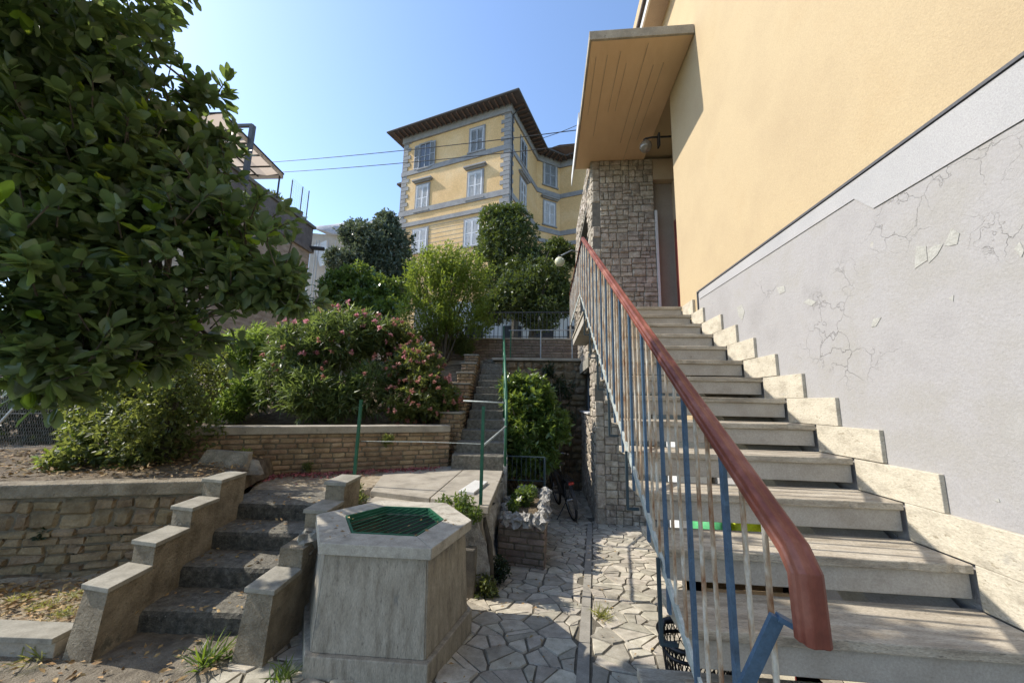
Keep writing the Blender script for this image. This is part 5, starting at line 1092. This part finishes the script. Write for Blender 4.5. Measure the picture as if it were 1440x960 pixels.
plant('low_hedge', 'dark low hedge in front of the road wall at the left of the upper steps', 'hedge', [B(600, 478, 9.4, .4), B(560, 480, 9.4, .45), B(655, 488, 9.8, .28), B(640, 480, 9.9, .35)], 1200, 7, .07, 'mid', 'rose', .4, .8, -.3, 2, trunk=tuple(Vector((aty(600, 500, 9.4).x, 9.4, .8))), tb_=.04)
# laurel by the passage
plant('laurel', 'glossy light green laurel bush in front of the stone back wall', 'shrub', [B(745, 560, 7.2, .52), B(735, 610, 7.1, .50), B(770, 600, 7.1, .45), B(725, 545, 7.3, .36), B(750, 640, 7.0, .45), B(720, 640, 7.0, .35)], 1500, 8, .12, 'mid2', 'laurel', .45, .7, -.35, 2.2, trunk=tuple(Vector((aty(745, 690, 7.1).x, 7.1, -2.05))), tb_=.05)
plant('climbing_plant', 'sparse dark climber spreading on the stone wall between laurel and house', 'climber', [B(790, 545, 9.0, .35), B(785, 590, 8.8, .45), B(770, 520, 9.2, .25)], 420, 6, .08, 'mid', 'ivy', .2, .8, -.1, 2.5, trunk=tuple(Vector((aty(790, 640, 8.9).x, 8.9, -2.05))), tb_=.03)
# dark hedge and wire fence far left
plant('ivy_hedge', 'dark ivy-covered hedge behind the wire fence at the far left', 'hedge', [B(-20, 600, 5.0, .6), B(40, 600, 5.4, .55), B(90, 590, 5.6, .5), B(60, 640, 5.2, .4), B(-60, 560, 5.4, .7), B(130, 560, 5.9, .6), B(0, 550, 5.8, .5), B(200, 540, 6.3, .7), B(280, 540, 6.6, .6)], 2600, 7, .085, 'mid', 'ivy', .5, .8, -.4, 2, trunk=tuple(Vector((aty(50, 650, 5.4).x, 5.4, UG))), tb_=.04)
P, D = blobs([B(40, 555, 5.6, .35), B(10, 560, 5.4, .3)], 200, .6, 3, -.5); Q, E_ = rosette(P, D, 6, .8); tag(leafcloud('sunlit_creeper', Q, E_, .06, 'mid', 'weed'), 'light green creeper lying on top of the dark ivy hedge', 'creeper')
wf = thing('wire_fence', (aty(0, 600, 4.4).x, 4.4, UG), 'rusty chain-link wire fence with a slanting white pole at the far left', 'fence')
fa, fbb = aty(-30, 655, 4.3), aty(92, 648, 4.9); mb = MB(); n = 34; H = .75
P0 = Vector((fa.x, fa.y, UG+.02)); P1 = Vector((fbb.x, fbb.y, UG+.02)); up_ = Vector((0, 0, H))
for i in range(-8, n+1):
    for s in (1, -1):
        a0 = i/n; a1 = (i+8*s if s > 0 else i+8)/n
        if s > 0: q0, q1, z0, z1 = i/n, (i+8)/n, 0, 1
        else: q0, q1, z0, z1 = (i+8)/n, i/n, 0, 1
        pts = []
        for t in (0, 1):
            pts.append([q0+(q1-q0)*t, t])
        (x0, t0), (x1, t1) = pts
        if x0 < 0: t0 = -x0/(x1-x0); x0 = 0
        if x1 < 0: t1 = t0+(t1-t0)*(0-x0)/(x1-x0); x1 = 0
        if x0 > 1: t0 = t0+(t1-t0)*(1-x0)/(x1-x0); x0 = 1
        if x1 > 1: t1 = t0+(t1-t0)*(1-x0)/(x1-x0); x1 = 1
        if abs(x1-x0) > 1e-4: mb.tube([P0.lerp(P1, x0)+up_*t0, P0.lerp(P1, x1)+up_*t1], .0022, 3, cap=False)
mb.build('mesh', 'galv', wf)
for z in (.0, .45): mb = MB(); mb.tube([P0+Vector((0, 0, z)), P1+Vector((0, 0, z))], .004, 5); mb.build('tension_wire', 'galv', wf)
mb = MB(); mb.tube([aty(-10, 605, 4.25), aty(70, 518, 4.6)], .014, 8); mb.build('slanting_pole', 'whitem', wf, smooth=True)
mb = MB(); p = P1; mb.tube([p, p+Vector((0, 0, .8))], .015, 6); mb.build('fence_post', 'galv', wf)
# loose concrete slabs above the garden steps
for (pts, lab) in (([(270, 660), (345, 662), (350, 636), (290, 632)], 'larger leaning grey concrete slab at the top of the garden steps'), ([(338, 668), (366, 668), (358, 648), (344, 644)], 'small leaning stone fragment right of the larger slab')):
    q = [aty(px, py, 3.95+i*.0+(.12 if i > 1 else 0)) for i, (px, py) in enumerate(pts)]; mb = MB(); mb.add(q+[v+Vector((0, .07, .0)) for v in q], [(0,1,2,3),(7,6,5,4),(0,4,5,1),(1,5,6,2),(2,6,7,3),(3,7,4,0)]); tag(mb.build('leaning_slab', 'render', None, bevel=.01), lab, 'slab')
# --- weeds and small plants
def weed(x, y, z, r, n, kind, material, label, name='weed', upw=.8, size=.09, cat='weed', group=None):
    P = np.array([(x+random.gauss(0, r*.3), y+random.gauss(0, r*.3), z) for _ in range(n)]); D = rdir(n)*np.array([1, 1, .3])+np.array([0, 0, upw]); t = leafcloud(name, P, D, size, kind, material); return tag(t, label, cat, group)
def bushlet(px, py, Y, r, n, material, label, size=.035, name='weed', cat='weed'):
    P, D = blobs([B(px, py, Y, r)], n, .1, 5, -1); D = D*.6+np.array([0, 0, .5]); Q, E_ = rosette(P, D, 5, .8, .02); return tag(leafcloud(name, Q, E_, size, 'mid2', material), label, cat)
weed(.45, 3.36, gz(3.36)+.01, .10, 60, 'blade', 'grass', 'grass tuft growing in the sunlit paving beside the stone strip', 'grass_tuft', .5, .11, 'grass tuft')
w1 = atz(290, 935, G); weed(w1.x, w1.y, G, .10, 60, 'blade', 'weed', 'spiky green weed at the foot of the garden steps', 'weed', .7, .17)
w1 = atz(330, 925, G); weed(w1.x, w1.y, G, .08, 22, 'mid2', 'weed', 'broad-leaved weed beside the spiky one at the foot of the steps', 'weed', .5, .09)
w1 = atz(60, 925, G); weed(w1.x, w1.y, G, .16, 50, 'blade', 'grass', 'dry grass tuft below the kerb wall at the left', 'grass_tuft', .5, .12, 'grass tuft')
w1 = atz(400, 955, G); weed(w1.x, w1.y, G, .08, 40, 'blade', 'weed', 'dark grass tuft at the well\'s left foot', 'grass_tuft', .6, .13, 'grass tuft')
w1 = atz(790, 920, gz(3)); 
for i, (px, py) in enumerate(((60, 850), (110, 835), (150, 845), (90, 862), (30, 840))):
    w1 = atz(px, py, -1.48); weed(w1.x, w1.y, -1.485, .13, 110, 'blade', 'grass', ['yellowish grass patch in the middle of the garden patch', 'yellowish grass patch near the rubble wall', 'yellowish grass patch close to the stepped wall', 'yellowish grass patch beside the kerb', 'yellowish grass patch at the left edge'][i], 'grass_tuft', .45, .06, 'grass tuft', 'grass tufts in the garden patch')
bushlet(500, 712, 3.95, .14, 260, 'rose', 'bushy green plant at the foot of the lone green post behind the well'); bushlet(498, 688, 4.1, .09, 100, 'rose', 'small weed climbing the lone green post', .03)
bushlet(650, 712, 3.6, .13, 170, 'weed', 'light green leafy plant behind the right corner of the well'); bushlet(625, 704, 3.7, .08, 70, 'weed', 'sparse pale seedling behind the well rim', .03)
bushlet(668, 722, 3.5, .08, 80, 'weed', 'small bright weed hanging over the bank edge beside the well', .03)
bushlet(700, 800, 3.9, .12, 160, 'ivy', 'dark weed at the foot of the planter corner', .04); bushlet(680, 825, 3.6, .13, 160, 'rose', 'low dark-green weed at the base of the bank', .04)
bushlet(735, 700, 5.2, .16, 220, 'weed', 'green leafy plant growing in the middle of the brick planter', .05); bushlet(748, 690, 4.9, .08, 60, 'weed', 'upright light green sprig at the right side of the brick planter', .04); bushlet(722, 712, 4.75, .09, 90, 'weed', 'small green sprout at the front of the brick planter', .04)
p = aty(731, 702, 4.75); mb = MB(); 
tag(leafcloud('white_flower', [tuple(p)]*14, rdir(14)*np.array([1, 1, .3]), .045, 'petal', 'white'), 'single white flower blooming in the brick planter', 'flower')
bushlet(545, 618, 5.3, .09, 120, 'rose', 'small leafy tuft sprouting from the brick wall face', .035); bushlet(432, 655, 4.85, .07, 60, 'rose', 'tiny weed at the foot of the brick wall', .03)
for i, (px, py, s_) in enumerate(((112, 715, .12), (70, 742, .13), (115, 765, .09), (185, 735, .13), (215, 705, .10))):
    bushlet(px, py, 2.88+.002*px*.9, s_, 110, 'ivy', ['dark fern tuft high on the rubble wall', 'dark fern tuft on the left of the rubble wall', 'dark fern tuft low on the rubble wall', 'dark fern tuft near the stepped wall on the rubble wall', 'dark fern tuft under the cap at the right of the rubble wall'][i], .035, 'wall_fern', 'fern')
bushlet(340, 640, 4.3, .10, 60, 'grass', 'dry yellow grass around the leaning slab', .05)
# litter
def litter(name, n, area, zf, size, material, kind='mid2'):
    P = []; 
    for _ in range(n): x, y = area(); P.append((x, y, zf(x, y)+random.uniform(.004, .02)))
    D = rdir(n)*np.array([1, 1, .18]); o = leafcloud(name, P, D, size, kind, material); o['kind'] = 'stuff'; return o
def quad(a, b, c, d):
    def f():
        u, v = random.random(), random.random(); p = (Vector(a)*(1-u)+Vector(b)*u)*(1-v)+(Vector(d)*(1-u)+Vector(c)*u)*v; return p.x, p.y
    return f
litter('red_petals', 1300, lambda: (lambda t: (-3.7+2.1*t+random.gauss(0, .05), 4.60+1.1*t-abs(random.gauss(0, .20))*(.4+.9*abs(noise.noise(Vector((t*9, 0, 0))))*2)-.02))(random.random()**1.3), lambda x, y: TZ, .032, 'petal', 'petal')
litter('dry_grass', 500, quad((-3.2, 4.0), (-2.2, 4.6), (-2.3, 5.3), (-3.7, 4.6)), lambda x, y: TZ, .05, 'dryleaf', 'blade')
litter('fallen_leaves', 1500, quad((-5.5, 2.35), (-3, 2.42), (-3.3, 3.1), (-6, 2.2)), lambda x, y: -1.49, .045, 'dryleaf')
litter('fallen_leaves', 420, quad((-4.5, 1.3), (-1.8, 1.5), (-1.85, 2.6), (-4.5, 2.1)), lambda x, y: G+.015, .045, 'dryleaf')
litter('fallen_leaves', 1500, quad((-6, 2.6), (-3.0, 3.45), (-3.7, 4.8), (-7, 4.4)), lambda x, y: UG+.01, .05, 'dryleaf')
litter('fallen_leaves', 120, quad((-2.8, 2.5), (-2, 2.6), (-2.2, 3.9), (-3.1, 3.8)), lambda x, y: G+.148*(1+max(0, min(3, int((y-2.56)/.32))))+.0, .04, 'dryleaf')
litter('fallen_leaves', 160, quad((-.9, 2.0), (.9, 2.0), (.9, 6.5), (-.3, 6.5)), lambda x, y: gz(y)+.012, .03, 'dryleaf')
litter('fallen_leaves', 30, quad((-1.45, 2.4), (-.75, 2.42), (-.6, 2.9), (-1.6, 2.9)), lambda x, y: -.878, .03, 'dryleaf')
